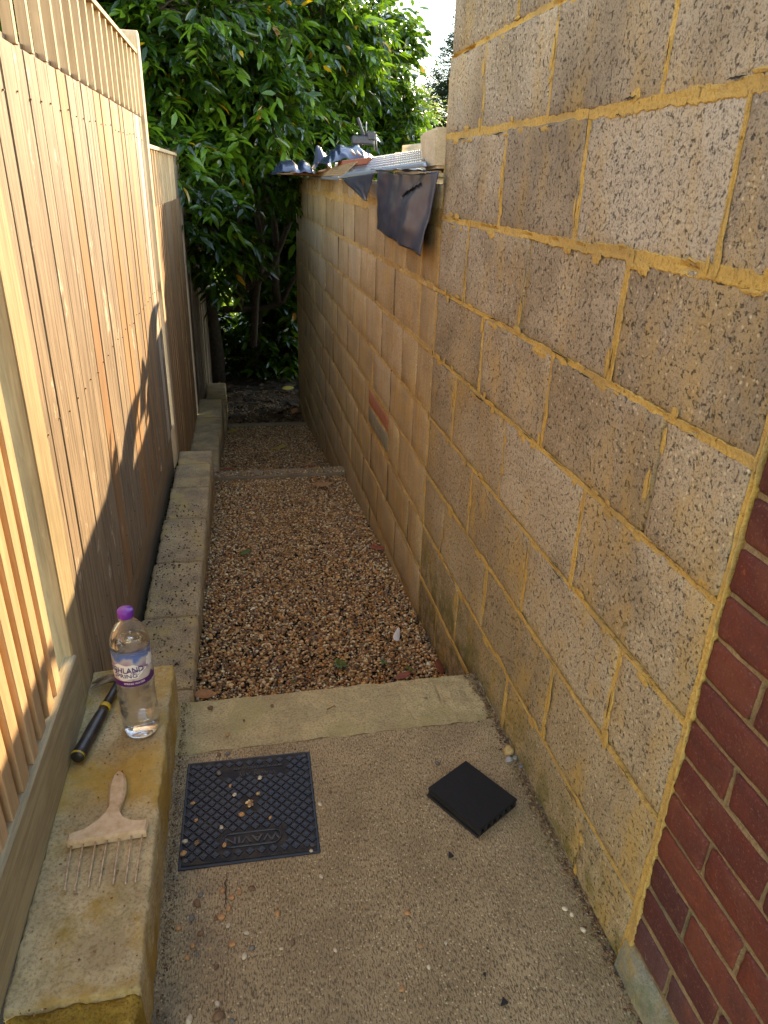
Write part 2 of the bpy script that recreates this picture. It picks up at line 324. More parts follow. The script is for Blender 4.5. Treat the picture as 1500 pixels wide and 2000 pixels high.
# ------------------------------------------------------------------ object helpers
def tag(o, label=None, cat=None, group=None, kind=None):
    if label: o['label'] = label
    if cat: o['category'] = cat
    if group: o['group'] = group
    if kind: o['kind'] = kind
    return o
def empty(name, loc, label, cat, group=None, rz=0):
    o = bpy.data.objects.new(name, None); COL.objects.link(o); o.location = loc; o.rotation_euler = (0, 0, rz)
    o.empty_display_size = .1
    return tag(o, label, cat, group)
def link(name, me, mat, parent=None, smooth=False):
    if isinstance(mat, str): mat = M[mat]
    if mat and not me.materials: me.materials.append(mat)
    if smooth: me.shade_smooth()
    o = bpy.data.objects.new(name, me); COL.objects.link(o)
    if parent:
        o.parent = parent
        o.matrix_parent_inverse = Matrix.Identity(4)
        # geometry is built in world coordinates: move it into the parent's frame
        if not me.get('local'):
            me.transform(pmat(parent).inverted())
    return o
def pmat(o):
    m = Matrix.Translation(o.location) @ o.rotation_euler.to_matrix().to_4x4()
    return (pmat(o.parent) @ m) if o.parent else m
def from_bm(name, bm):
    me = bpy.data.meshes.new(name); bm.to_mesh(me); bm.free(); return me
def np_mesh(name, verts, faces_loops, sizes, attr=None, attrname=None):
    me = bpy.data.meshes.new(name); nv = len(verts)
    me.vertices.add(nv); me.vertices.foreach_set("co", np.ascontiguousarray(verts, dtype=np.float32).ravel())
    me.loops.add(len(faces_loops)); me.loops.foreach_set("vertex_index", np.ascontiguousarray(faces_loops, dtype=np.int32))
    starts = np.concatenate([[0], np.cumsum(sizes)[:-1]]).astype(np.int32)
    me.polygons.add(len(sizes)); me.polygons.foreach_set("loop_start", starts)
    try: me.polygons.foreach_set("loop_total", np.asarray(sizes, dtype=np.int32))
    except Exception: pass
    if attr is not None:
        if attr.ndim == 2:
            a = me.attributes.new(attrname, 'FLOAT_COLOR', 'POINT'); a.data.foreach_set("color", np.ascontiguousarray(attr, dtype=np.float32).ravel())
        else:
            a = me.attributes.new(attrname, 'FLOAT', 'POINT'); a.data.foreach_set("value", np.ascontiguousarray(attr, dtype=np.float32))
    me.update(calc_edges=True); me.validate(); return me
def box_bm(bm, x0, x1, y0, y1, z0, z1, bev=0.0, jit=0.0, segs=1):
    r = bmesh.ops.create_cube(bm, size=1.0); vs = r['verts']
    for v in vs:
        v.co = Vector(((x0+x1)/2+v.co.x*(x1-x0), (y0+y1)/2+v.co.y*(y1-y0), (z0+z1)/2+v.co.z*(z1-z0)))
        if jit: v.co += Vector([random.uniform(-jit, jit) for _ in range(3)])
    if bev:
        es = list({e for v in vs for e in v.link_edges}); bmesh.ops.bevel(bm, geom=es, offset=bev, segments=segs, affect='EDGES')
def box(name, x0, x1, y0, y1, z0, z1, mat, parent=None, bev=.002, jit=0):
    bm = bmesh.new(); box_bm(bm, x0, x1, y0, y1, z0, z1, bev, jit); return link(name, from_bm(name, bm), mat, parent)
def tube_bm(bm, pts, radii, n=8, cap=True):
    pts = [Vector(p) for p in pts]; rings = []
    up = Vector((0, 0, 1))
    for i, p in enumerate(pts):
        d = (pts[min(i+1, len(pts)-1)]-pts[max(i-1, 0)]).normalized()
        a = d.cross(up if abs(d.dot(up)) < .95 else Vector((1, 0, 0))).normalized(); b = d.cross(a).normalized()
        rr = radii[i] if hasattr(radii, '__len__') else radii
        ra, rb = rr if hasattr(rr, '__len__') else (rr, rr)
        rings.append([bm.verts.new(p+a*ra*math.cos(2*math.pi*k/n)+b*rb*math.sin(2*math.pi*k/n)) for k in range(n)])
    for i in range(len(rings)-1):
        for k in range(n): bm.faces.new((rings[i][k], rings[i][(k+1) % n], rings[i+1][(k+1) % n], rings[i+1][k]))
    if cap: bm.faces.new(rings[0][::-1]); bm.faces.new(rings[-1])
def tube(name, pts, radii, mat, parent=None, n=8, smooth=True):
    bm = bmesh.new(); tube_bm(bm, pts, radii, n); return link(name, from_bm(name, bm), mat, parent, smooth)
def lathe_bm(bm, prof, n=48, wob=None):
    rings = []
    for i, (r, z) in enumerate(prof):
        rings.append([bm.verts.new(((r+(wob(z, 2*math.pi*k/n) if wob else 0))*math.cos(2*math.pi*k/n), (r+(wob(z, 2*math.pi*k/n) if wob else 0))*math.sin(2*math.pi*k/n), z)) for k in range(n)])
    for i in range(len(rings)-1):
        for k in range(n): bm.faces.new((rings[i][k], rings[i][(k+1) % n], rings[i+1][(k+1) % n], rings[i+1][k]))
    return rings
def nz(x, y, z, s): return mnoise.noise(Vector((x*s, y*s, z*s)))

# ------------------------------------------------------------------ setting: ground
Z0 = -1.415                       # concrete slab; the camera is the origin
XW = .69                          # face of the block wall
def grid_sheet(name, x0, x1, y0, y1, zf, nx, ny, mat, kind='structure', edge=0, thick=None):
    bm = bmesh.new(); g = []
    for j in range(ny+1):
        row = []
        for i in range(nx+1):
            x = x0+(x1-x0)*i/nx; y = y0+(y1-y0)*j/ny
            if edge and (j in (0, ny)): y += edge*nz(x, y, 3, 14)+edge*.5*nz(x, y, 9, 60)
            row.append(bm.verts.new((x, y, zf(x, y))))
        g.append(row)
    for j in range(ny):
        for i in range(nx): bm.faces.new((g[j][i], g[j][i+1], g[j+1][i+1], g[j+1][i]))
    if thick:
        r = bmesh.ops.extrude_face_region(bm, geom=bm.faces[:])
        for v in [q for q in r['geom'] if isinstance(q, bmesh.types.BMVert)]: v.co.z = thick
        bmesh.ops.recalc_face_normals(bm, faces=bm.faces[:])
    o = link(name, from_bm(name, bm), mat, None)
    return tag(o, kind=kind)
box('ground', -500, 500, -400, 900, -3.2, -2.9, 'soil', None, 0)['kind'] = 'structure'
grid_sheet('paving_slab', -.225, .70, -.6, 1.515, lambda x, y: Z0+.0015*nz(x, y, 0, 9), 60, 120, 'slab', 'structure', .006, thick=-1.75)
def kerb_z(x, y): return Z0-.003+.004*nz(x, y, 2, 14)+.0015*nz(x, y, 5, 50)-max(0, (y-1.70))*.10-(.010*max(0, nz(x, y, 1, 26)+.1) if x > .55 else 0)
grid_sheet('kerb', -.225, .695, 1.52, 1.735, kerb_z, 90, 26, 'kerb', 'structure', .007, thick=-1.8)['label'] = 'buff concrete kerb at the end of the paving slab above the first gravel bed'
grid_sheet('soil', -.7, XW+.02, 1.70, 4.6, lambda x, y: -1.637-.0976*(y-1.96), 4, 8, 'soil')
grid_sheet('soil', -.7, XW+.02, 4.61, 7.3, lambda x, y: -2.085-.148*(y-5.1), 4, 8, 'soil')
grid_sheet('soil', -3.5, 3.5, 7.25, 12.5, lambda x, y: -2.47+.02*nz(x, y, 0, 2)+max(0, y-9.2)*.03, 30, 40, 'soil')
grid_sheet('soil', -2.2, -.43, -1.5, 1.70, lambda x, y: -1.5, 2, 2, 'soil')
box('soil', -3.4, -.46, 1.5, 9, -2.75, -2.4, 'soil', None, 0)['kind'] = 'structure'
def rough_bar(name, x0, x1, y0, y1, z0, z1, mat, amp=.004, nx=40, parent=None):
    bm = bmesh.new(); prof = [(y0, z0), (y0+.002, z1-.006), (y0+.008, z1), ((y0+y1)/2, z1), (y1-.008, z1), (y1-.002, z1-.006), (y1, z0)]
    rows = []
    for i in range(nx+1):
        x = x0+(x1-x0)*i/nx
        rows.append([bm.verts.new((x, y+amp*nz(x, y, z, 22), z+(amp*nz(x, y*3, 5, 25) if z > z0 else 0))) for y, z in prof])
    for i in range(nx):
        for k in range(len(prof)-1): bm.faces.new((rows[i][k], rows[i][k+1], rows[i+1][k+1], rows[i+1][k]))
    bm.faces.new(rows[0][::-1]); bm.faces.new(rows[-1]); bmesh.ops.recalc_face_normals(bm, faces=bm.faces[:])
    return link(name, from_bm(name, bm), mat, parent)
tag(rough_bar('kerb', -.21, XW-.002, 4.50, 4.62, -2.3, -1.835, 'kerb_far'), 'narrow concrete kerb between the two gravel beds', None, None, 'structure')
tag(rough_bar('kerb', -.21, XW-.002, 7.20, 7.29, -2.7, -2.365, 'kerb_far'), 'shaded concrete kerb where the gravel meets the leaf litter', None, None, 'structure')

# ------------------------------------------------------------------ gravel
def ico():
    bm = bmesh.new(); bmesh.ops.create_icosphere(bm, subdivisions=1, radius=1)
    v = np.array([q.co[:] for q in bm.verts]); f = np.array([[w.index for w in q.verts] for q in bm.faces]); bm.free(); return v, f
ICOV, ICOF = ico()
PAL = np.array([(.56, .39, .20), (.66, .50, .31), (.36, .20, .09), (.22, .12, .055), (.74, .60, .42), (.32, .24, .17), (.46, .25, .09), (.12, .085, .06), (.82, .72, .56), (.20, .195, .19), (.52, .27, .10), (.60, .43, .22)])
PW = np.array([.15, .12, .14, .12, .08, .08, .09, .06, .04, .03, .05, .04]); PW /= PW.sum()
def pebbles(name, xs, ys, zs, rad, mat='gravel', flat=.62, bright=1.0):
    n = len(xs); V = ICOV[None]*(1+rng.normal(0, .16, (n, 12, 1)))
    s = np.stack([rad*rng.uniform(.8, 1.35, n), rad*rng.uniform(.65, 1.0, n), rad*flat*rng.uniform(.7, 1.15, n)], 1)
    V = V*s[:, None, :]
    a = rng.uniform(0, 6.28, n); tl = rng.normal(0, .35, n); ca, sa = np.cos(a), np.sin(a)
    ct, st = np.cos(tl), np.sin(tl)
    x, y, z = V[..., 0], V[..., 1], V[..., 2]
    x, z = x*ct[:, None]-z*st[:, None], x*st[:, None]+z*ct[:, None]
    x, y = x*ca[:, None]-y*sa[:, None], x*sa[:, None]+y*ca[:, None]
    P = np.stack([x+xs[:, None], y+ys[:, None], z+zs[:, None]], -1).reshape(-1, 3)
    F = (ICOF[None]+12*np.arange(n)[:, None, None]).reshape(-1)
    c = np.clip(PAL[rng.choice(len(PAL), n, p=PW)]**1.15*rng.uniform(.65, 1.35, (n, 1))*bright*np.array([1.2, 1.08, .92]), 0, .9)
    C = np.concatenate([np.repeat(c, 12, 0), np.ones((n*12, 1))], 1)
    me = np_mesh(name, P, F, np.full(n*20, 3), C, "tone")
    return link(name, me, mat, None, True)
n = 44000; xs = rng.uniform(-.205, XW-.004, n); ys = 1.74+(4.5-1.74)*rng.uniform(0, 1, n)**1.0
zs = -1.624-.0976*(ys-1.96)+rng.uniform(-.004, .007, n)+.006*np.sin(xs*9+ys*3)
rad = np.where(rng.uniform(0, 1, n) < .08, rng.uniform(.007, .0105, n), rng.uniform(.0038, .0068, n))
tag(pebbles('gravel', xs, ys, zs, rad), 'pea gravel bed between the low wall and the tall block wall', None, None, 'stuff')
n = 1500; xs = rng.uniform(-.2, XW-.01, n); ys = rng.uniform(4.40, 4.62, n)
zs = np.where(ys > 4.5, -1.832, -1.86)+rng.uniform(0, .004, n)
k = (ys < 4.53) | (rng.uniform(0, 1, n) < .25)
tag(pebbles('gravel', xs[k], ys[k], zs[k], rng.uniform(.004, .008, k.sum())), 'gravel spilled against the second kerb', None, None, 'stuff')
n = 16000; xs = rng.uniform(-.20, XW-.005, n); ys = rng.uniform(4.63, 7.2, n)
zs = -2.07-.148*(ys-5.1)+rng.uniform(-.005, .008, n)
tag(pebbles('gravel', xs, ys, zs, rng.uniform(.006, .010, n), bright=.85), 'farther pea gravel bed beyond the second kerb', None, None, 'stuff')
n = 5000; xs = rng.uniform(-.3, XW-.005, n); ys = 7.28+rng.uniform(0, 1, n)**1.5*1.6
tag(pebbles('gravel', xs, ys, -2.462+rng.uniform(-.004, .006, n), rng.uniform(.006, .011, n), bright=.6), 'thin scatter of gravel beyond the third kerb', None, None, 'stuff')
# leaf litter
def flat_leaves(name, n, xr, yr, zf, size, pal, mat, parent=None):
    L = np.array([(-.5, 0, 0), (-.15, .22, .08), (-.15, -.22, .08), (.25, .17, .05), (.25, -.17, .05), (.55, 0, .12)])
    F = np.array([[0, 2, 1], [1, 2, 4], [1, 4, 3], [3, 4, 5]])
    xs = rng.uniform(*xr, n); ys = rng.uniform(*yr, n); a = rng.uniform(0, 6.28, n); s = rng.uniform(*size, n); tl = rng.normal(0, .35, n)
    V = L[None]*s[:, None, None]; x, y, z = V[..., 0], V[..., 1], V[..., 2]
    z = z+y*np.tan(tl)[:, None]
    x, y = x*np.cos(a)[:, None]-y*np.sin(a)[:, None], x*np.sin(a)[:, None]+y*np.cos(a)[:, None]
    zz = np.array([zf(p, q) for p, q in zip(xs, ys)])+rng.uniform(.004, .03, n)
    P = np.stack([x+xs[:, None], y+ys[:, None], z+zz[:, None]], -1).reshape(-1, 3)
    c = np.array(pal)[rng.integers(0, len(pal), n)]*rng.uniform(.6, 1.1, (n, 1)); C = np.concatenate([np.repeat(c, 6, 0), np.ones((n*6, 1))], 1)
    me = np_mesh(name, P, (F[None]+6*np.arange(n)[:, None, None]).reshape(-1), np.full(n*4, 3), C, "tone")
    return link(name, me, mat, parent)
DL = [(.10, .055, .03), (.06, .036, .02), (.13, .07, .035), (.04, .028, .02), (.17, .10, .05), (.07, .05, .035)]
tag(flat_leaves('leaf_litter', 2000, (-1.6, 1.6), (7.32, 10.6), lambda x, y: -2.462+max(0, y-9.2)*.03, (.05, .12), DL, 'litter'), 'brown leaf litter in the shade under the laurel', None, None, 'stuff')

# ------------------------------------------------------------------ block walls
def block_mesh(name, y0, y1, z0, z1, xf, depth=.045, nx=14, nzv=9, amp=.0016, edge=.0035, rnd=.006):
    bm = bmesh.new(); yc, zc = (y0+y1)/2, (z0+z1)/2; g = []
    sd = random.uniform(0, 90); off = random.uniform(-.002, .002); tilt = random.uniform(-.004, .004)
    for j in range(nzv+1):
        row = []
        for i in range(nx+1):
            u = 0 if i == 0 else (1 if i == nx else .005/(y1-y0)+(1-.01/(y1-y0))*(i-1)/(nx-2)); v = 0 if j == 0 else (1 if j == nzv else .005/(z1-z0)+(1-.01/(z1-z0))*(j-1)/(nzv-2)); y = y0+(y1-y0)*u; z = z0+(z1-z0)*v
            ey = min(u, 1-u)*(y1-y0); ez = min(v, 1-v)*(z1-z0)
            if i in (0, nx): y += edge*nz(sd, z, 0, 22)+edge*.8*nz(sd, z, 4, 75)
            if j in (0, nzv): z += edge*nz(y, sd, 0, 22)+edge*.8*nz(y, sd, 7, 75)
            if i in (0, nx) and j in (0, nzv):
                y += (rnd if i == 0 else -rnd)*.7; z += (rnd if j == 0 else -rnd)*.7
            x = xf+off+tilt*(v-.5)+amp*nz(y, z, sd, 18)+amp*.8*nz(y, z, sd, 60)
            if i in (0, nx) or j in (0, nzv): x += .0022+.0015*abs(nz(y, z, sd, 50))
            row.append(bm.verts.new((x, y, z)))
        g.append(row)
    for j in range(nzv):
        for i in range(nx): bm.faces.new((g[j][i], g[j+1][i], g[j+1][i+1], g[j][i+1]))
    rim = [g[0][i] for i in range(nx+1)]+[g[j][nx] for j in range(1, nzv+1)]+[g[nzv][i] for i in range(nx-1, -1, -1)]+[g[j][0] for j in range(nzv-1, 0, -1)]
    back = [bm.verts.new((xf+depth, v.co.y, v.co.z)) for v in rim]; m = len(rim)
    for k in range(m): bm.faces.new((rim[k], rim[(k+1) % m], back[(k+1) % m], back[k]))
    bm.faces.new(back[::-1])
    for f in bm.faces: f.smooth = True
    bmesh.ops.recalc_face_normals(bm, faces=bm.faces[:])
    return from_bm(name, bm)
def ribbon(bm, a, b, w, xf, step=.007, wvar=.3, proud=.0015, wend=None):
    """mortar bead from (y,z)=a to b on the wall face, ragged edges"""
    a = Vector(a); b = Vector(b); L = (b-a).length; n = max(2, int(L/step)); d = (b-a)/L; q = Vector((-d.y, d.x)); prev = None
    sd = random.uniform(0, 50)
    for i in range(n+1):
        c = a+d*L*i/n; ww = w+((wend-w)*i/n if wend else 0)
        w1 = ww*(1+wvar*nz(c.x, c.y, sd, 9)+wvar*.9*nz(c.x, c.y, sd+5, 45)+wvar*.8*nz(c.x, c.y, sd, 120)); w2 = ww*(1+wvar*nz(c.x, c.y, sd+20, 9)+wvar*.9*nz(c.x, c.y, sd+9, 45)+wvar*.8*nz(c.x, c.y, sd+3, 120))
        px = xf-proud-.0012*nz(c.x, c.y, sd, 30)
        low = .004*max(0, nz(c.x, c.y, sd+40, 16)-.15)*6 if w < .012 else 0
        eg = .0006*proud/abs(proud) if proud else 0; prof = [(-w1-.0003, xf+.012), (-w1, px+.0012), (-w1*.86, px), (0, px+.0006+low), (w2*.86, px), (w2, px+.0012), (w2+.0003, xf+.012)]
        ring = [bm.verts.new((x, c.x+q.x*o, c.y+q.y*o)) for o, x in prof]
        if prev:
            for k in range(6): bm.faces.new((prev[k], prev[k+1], ring[k+1], ring[k]))
        prev = ring
def wall_run(parent, rows, perps, xf, mat, nx, nzv, hm, vm, mortar_bm, step, ends, flush=()):
    """rows: z boundaries high to low; perps[i]: sorted y joints in row i (incl. both ends)"""
    for i in range(len(rows)-1):
        zt, zb = rows[i], rows[i+1]; ps = perps[i]
        for y0, y1 in zip(ps[:-1], ps[1:]):
            me = block_mesh('block', y0+vm*.75, y1-vm*.75, zb+hm*.75, zt-hm*.75, xf, nx=max(5, int((nx+2)*(y1-y0)/.45)), nzv=nzv+2)
            link('block', me, mat, parent)
        for y in ps[1:-1]:
            ribbon(mortar_bm, (y, zb+hm*.5), (y, zt-hm*.5), vm*random.uniform(.8, 1.75), xf, step, .5, random.choice((-.006, -.0012, .0003, .0008, .001)))
def stag(y0, y1, first, pitch=.44, mn=.06):
    r = [y0]; y = first
    while y < y1-mn:
        if y > y0+mn: r.append(y)
        y += pitch
    return r+[y1]
# --- tall near wall
YB, YJ = .790, 2.455
tall = empty('block_wall', (XW, 1.6, Z0-.06), 'tall near concrete block wall with thick orange mortar joints beside the concrete slab', 'wall')
rows = [1.24, 1.02, .795, .568, .342, .128, -.109, -.338, -.562, -.795, -1.020, -1.243, -1.472, -1.70]
P1 = [.79, 1.22, 1.66, 2.11, YJ]; P2 = [.79, .975, 1.445, 1.90, YJ]
perps = [P1, P2, P1, [.79, 1.44, 1.965, 2.04, YJ], [.79, 1.20, 1.653, 2.11, YJ], [.79, .973, 1.447, 1.897, YJ], [.79, 1.214, 1.673, 2.145, YJ],
         [.79, 1.010, 1.470, 1.94, YJ], [.79, 1.234, 1.699, 2.165, YJ], [.79, 1.002, 1.464, 1.925, YJ], [.79, 1.248, 1.724, 2.192, YJ], [.79, 1.009, 1.484, 1.966, YJ], [.79, 1.25, 1.72, 2.19, YJ]]
perps[3] = [.79, 1.44, 1.90, YJ]
mb = bmesh.new()
wall_run(tall, rows, perps, XW, 'block', 22, 12, .007, .0055, mb, .006, None)
hw = {0: .007, 1: .008, 2: .008, 3: .008, 4: .009, 5: .0135, 6: .0125, 7: .008, 8: .0065, 9: .0055, 10: .0055, 11: .006, 12: .01}
for i, z in enumerate(rows[1:-1], 1): ribbon(mb, (YB-.004, z+random.uniform(-.002, .002)), (YJ, z), hw.get(i,.006)*.95, XW, .004, .42, .0008, wend=hw.get(i,.006)*.68)
ribbon(mb, (YB-.005, -1.47), (YB-.003, -.5), .0125, XW, .004, .45, .001, wend=.005)
ribbon(mb, (YB-.003, -.5), (YB-.003, rows[0]), .005, XW, .006, .45, .001)
ribbon(mb, (YJ-.002, -1.75), (YJ+.004, .30), .010, XW, .008, .5, -.002)
for q in range(150):
    i = random.randrange(4, 12); vert = random.random() < .35
    if vert: yc_ = random.choice(perps[i][1:-1])+random.choice((-1, 1))*random.uniform(.006, .014); zc_ = random.uniform(rows[i+1], rows[i])
    else: yc_ = random.uniform(YB+.02, YJ-.05); zc_ = rows[i]+random.choice((-1, 1))*(hw.get(i, .006)*.9+random.uniform(0, .007))
    a_, b_ = random.uniform(.006, .030), random.uniform(.003, .011)
    if vert: a_, b_ = b_, a_
    nn_ = 14; ct = mb.verts.new((XW-.0040, yc_, zc_)); rg_ = []
    for k in range(nn_):
        t_ = 2*math.pi*k/nn_; r_ = 1+.45*nz(math.cos(t_), math.sin(t_), q, 2.3)+.2*random.random(); rg_.append(mb.verts.new((XW-.0022, yc_+a_*r_*math.cos(t_), zc_+b_*r_*math.sin(t_))))
    for k in range(nn_): mb.faces.new((ct, rg_[k], rg_[(k+1) % nn_]))
o = link('mortar', from_bm('mortar', mb), 'mortar', tall)
def cracks(n_, rows_, perps_, yr, parent):
    bm = bmesh.new()
    for q in range(n_):
        i = random.randrange(1, len(rows_)-1); vert = random.random() < .45
        if vert:
            y = random.choice(perps_[i][1:-1] or [yr[0]+.2])+random.choice((-1, 1))*random.uniform(.003, .006); z = random.uniform(rows_[i+1]+.02, rows_[i]-.06); L = random.uniform(.02, .10); pts = [(y+.002*nz(k, q, 0, .9), z+L*k/8) for k in range(9)]
        else:
            z = rows_[i]+random.choice((-1, 1, 1))*(hw.get(i, .006)*.9 if parent is tall else .006); y = random.uniform(yr[0]+.02, yr[1]-.1); L = random.uniform(.02, .09); pts = [(y+L*k/8, z+.003*nz(k, q, 5, .9)) for k in range(9)]
        w = random.uniform(.0007, .0018)
        for k in range(8):
            (a0, b0), (a1, b1) = pts[k], pts[k+1]; t0 = w*math.sin(math.pi*k/8); t1 = w*math.sin(math.pi*(k+1)/8); d_ = (0, 1) if not vert else (1, 0)
            x = XW-.0052
            try: bm.faces.new([bm.verts.new(p) for p in ((x, a0-t0*d_[0], b0-t0*d_[1]), (x, a1-t1*d_[0], b1-t1*d_[1]), (x, a1+t1*d_[0], b1+t1*d_[1]), (x, a0+t0*d_[0], b0+t0*d_[1]))])
            except Exception: pass
    link('joint_crack', from_bm('joint_crack', bm), 'soil', parent)
cracks(90, rows, perps, (YB, YJ), tall)
box('inner_leaf', XW+.012, XW+.12, YB-.02, YJ+.004, -1.75, 1.24, 'mortar', tall, 0)
# --- lower far wall
low = empty('block_wall', (XW, 5.3, -2.46), 'lower far block wall with stained orange mortar running back to the laurel', 'wall')
YE = 8.15; Y0 = YJ+.006
lr = [-.001, -.108, -.335, -.556, -.790, -1.002, -1.235, -1.455, -1.68, -1.905, -2.13, -2.355, -2.58]
y2 = 2.685
lp = [stag(Y0, YE-.25, 2.685, .225), sorted([y2]+stag(Y0, YE-.22, 2.94, .435)), sorted([y2]+stag(Y0, YE-.1, 3.14, .44)), sorted([y2]+stag(Y0, YE-.04, 2.94, .44)),
      stag(Y0, YE, 2.70, .445), stag(Y0, YE, 2.93, .445), stag(Y0, YE, 2.70, .445), stag(Y0, YE, 2.93, .445), stag(Y0, YE, 2.71, .445), stag(Y0, YE, 2.93, .445), stag(Y0, YE, 2.71, .445), stag(Y0, YE, 2.93, .445)]
# the cut-in brick slips replace part of the sixth course
PA, PB = 3.145, 3.685
fb = bmesh.new(); vb = bmesh.new()
for i in range(len(lr)-1):
    zt, zb = lr[i], lr[i+1]; ps = lp[i]
    for a, b in zip(ps[:-1], ps[1:]):
        if b-a < .03: continue
        segs = [(a, b)]
        if i == 5:
            segs = []
            if a < PA: segs.append((a, min(b, PA)))
            if b > PB: segs.append((max(a, PB), b))
        for s0, s1 in segs:
            if s1-s0 < .03: continue
            me = block_mesh('block', s0+.0045, s1-.0045, zb+.0055, zt-.0055, XW, nx=max(4, int(8*(s1-s0)/.44)), nzv=6, amp=.0018, edge=.003)
            link('block', me, 'block_far', low)
    for y in ps[1:-1]:
        if i == 5 and PA-.02 < y < PB+.02: continue
        ribbon(fb if (y == y2 or random.random() < .3) else vb, (y, zb), (y, zt), random.choice((.0045, .006, .0075)) if y != y2 else .011, XW, .03, .5, random.choice((-.0012, -.0003, .0005)))
fw = {1: .021, 2: .0095, 3: .008, 4: .007, 5: .006, 6: .007}
for i, z in enumerate(lr[1:-1], 1): ribbon(fb, (Y0, z), (YE-.01, z), fw.get(i, .006)*1.25, XW, .022, .45, .0012)
for y in (PA, PB): ribbon(fb, (y, -1.235), (y, -1.0), .011, XW, .02, .35, .001)
ribbon(fb, (PA, -1.012), (PB, -1.012), .013, XW, .02, .3, .001); ribbon(fb, (PA, -1.105), (PB, -1.105), .010, XW, .02, .35, .001); ribbon(fb, (PA, -1.215), (PB, -1.215), .013, XW, .02, .3, .0)
link('mortar', from_bm('mortar', fb), 'mortar_far', low); M['joint_dark'] = m_simple_stone('dark_joint', (.10, .062, .03), (.20, .125, .055), 20); link('upright_joints', from_bm('upright_joints', vb), 'joint_dark', low)
link('brick_slip', block_mesh('brick_slip', PA+.01, PB-.01, -1.098, -1.022, XW-.001, nx=8, nzv=5), 'red_slip', low)['label'] = 'red brick slip let into the far wall'
link('brick_slip', block_mesh('brick_slip', PA+.01, PB-.01, -1.202, -1.112, XW-.001, nx=8, nzv=5), 'grey_brick', low)['label'] = 'grey slip let into the far wall below the red one'
box('inner_leaf', XW+.012, XW+.11, Y0+.004, YE-.02, -2.7, -.006, 'mortar', low, 0)
# --- brick wall
bw = empty('brick_wall', (XW, .4, Z0), 'dark red brick wall meeting the near end of the tall block wall', 'wall')
zb = -1.330; c = .0795; k = 0; bb = bmesh.new()
z = zb; BY = YB-.013
def brick_row(z, half, yend, mat):
    y = BY; first = (.1025 if half else .215)
    while y > yend:
        L = first if y == BY else .215; y1 = y; y0 = y-L
        me = block_mesh('brick', y0, y1, z+.005, z+c-.005, XW+.001, nx=max(7, int(L/.012)), nzv=7, amp=.0018, edge=.0022, rnd=.003)
        link('brick', me, mat, bw); ribbon(bb, (y0-.005, z+.003), (y0-.005, z+c-.003), .0055, XW+.005, .012, .15, .0)
        y = y0-.010
rowi = 0
while z < 1.2:
    brick_row(z, (rowi % 2 == 0), .05 if z < .3 else .3, 'brick_dark' if rowi == 0 else 'brick')
    ribbon(bb, (-.15, z), (BY-.002, z), .0055, XW+.005, .012, .18, .0)
    z += c; rowi += 1
link('mortar', from_bm('mortar', bb), 'brick_mortar', bw)
box('inner_leaf', XW+.014, XW+.12, -2.0, YB-.022, -1.7, 1.2, 'brick_mortar', bw, 0)
pb = bmesh.new(); nn = 70; prev = None
for i in range(nn+1):
    y = -.5+(BY+.01+.5)*i/nn
    ring = [pb.verts.new((x+.004*nz(y, x, z, 20), y, z+.003*nz(y, z, 3, 25))) for x, z in ((XW-.016, -1.44), (XW-.013, -1.37), (XW-.006, -1.340), (XW+.012, -1.334))]
    if prev:
        for q in range(3): pb.faces.new((prev[q], prev[q+1], ring[q+1], ring[q]))
    prev = ring
link('plinth', from_bm('plinth', pb), 'plinth', bw, True)
# dirt and moss at the foot of the wall
n = 1600; ys = rng.uniform(.5, 1.73, n); xs = XW-.004-np.abs(rng.normal(0, .012, n)); zs = np.full(n, Z0+.001)
o = pebbles('dirt', xs, ys, zs, rng.uniform(.0015, .0045, n), flat=.5, bright=.35); tag(o, 'dirt and crumbs along the foot of the block wall', None, None, 'stuff')
n = 700; ys = rng.uniform(.55, 1.73, n); xs = -.214+np.abs(rng.normal(0, .012, n)); zs = np.full(n, Z0+.001)
o = pebbles('dirt', xs, ys, zs, rng.uniform(.0008, .003, n), flat=.5, bright=.4); tag(o, 'dark dirt and crumbs along the foot of the low wall', None, None, 'stuff')

# ------------------------------------------------------------------ low block kerb walls
def slab_block(name, x0, x1, y0, y1, z0, z1, mat, parent, amp=.0035, nx=22, ny=40, edge=.004):
    bm = bmesh.new(); sd = random.uniform(0, 50); g = []
    for j in range(ny+1):
        row = []
        for i in range(nx+1):
            u, v = i/nx, j/ny; x = x0+(x1-x0)*u; y = y0+(y1-y0)*v; z = z1+amp*nz(x, y, sd, 12)+amp*.6*nz(x, y, sd, 45)+amp*.35*nz(x, y, sd, 110)
            if i in (0, nx): x += edge*nz(sd, y, 0, 20)+edge*.8*nz(sd, y, 3, 70); z -= edge*1.1
            if j in (0, ny): y += edge*nz(x, sd, 0, 20)+edge*.8*nz(x, sd, 3, 70); z -= edge*1.1
            row.append(bm.verts.new((x, y, z)))
        g.append(row)
    for j in range(ny):
        for i in range(nx): bm.faces.new((g[j][i], g[j][i+1], g[j+1][i+1], g[j+1][i]))
    rim = [g[0][i] for i in range(nx+1)]+[g[j][nx] for j in range(1, ny+1)]+[g[ny][i] for i in range(nx-1, -1, -1)]+[g[j][0] for j in range(ny-1, 0, -1)]
    lev = [rim]; m = len(rim)
    for t in (.33, .66, 1.0):
        lev.append([bm.verts.new((v.co.x+(edge*.6*nz(v.co.y, t, sd, 30) if t < 1 else 0), v.co.y, z1+(z0-z1)*t)) for v in rim])
    for a, b in zip(lev[:-1], lev[1:]):
        for k in range(m): bm.faces.new((a[k], b[k], b[(k+1) % m], a[(k+1) % m]))
    for f in bm.faces: f.smooth = True
    bmesh.ops.recalc_face_normals(bm, faces=bm.faces[:])
    return link(name, from_bm(name, bm), mat, parent)
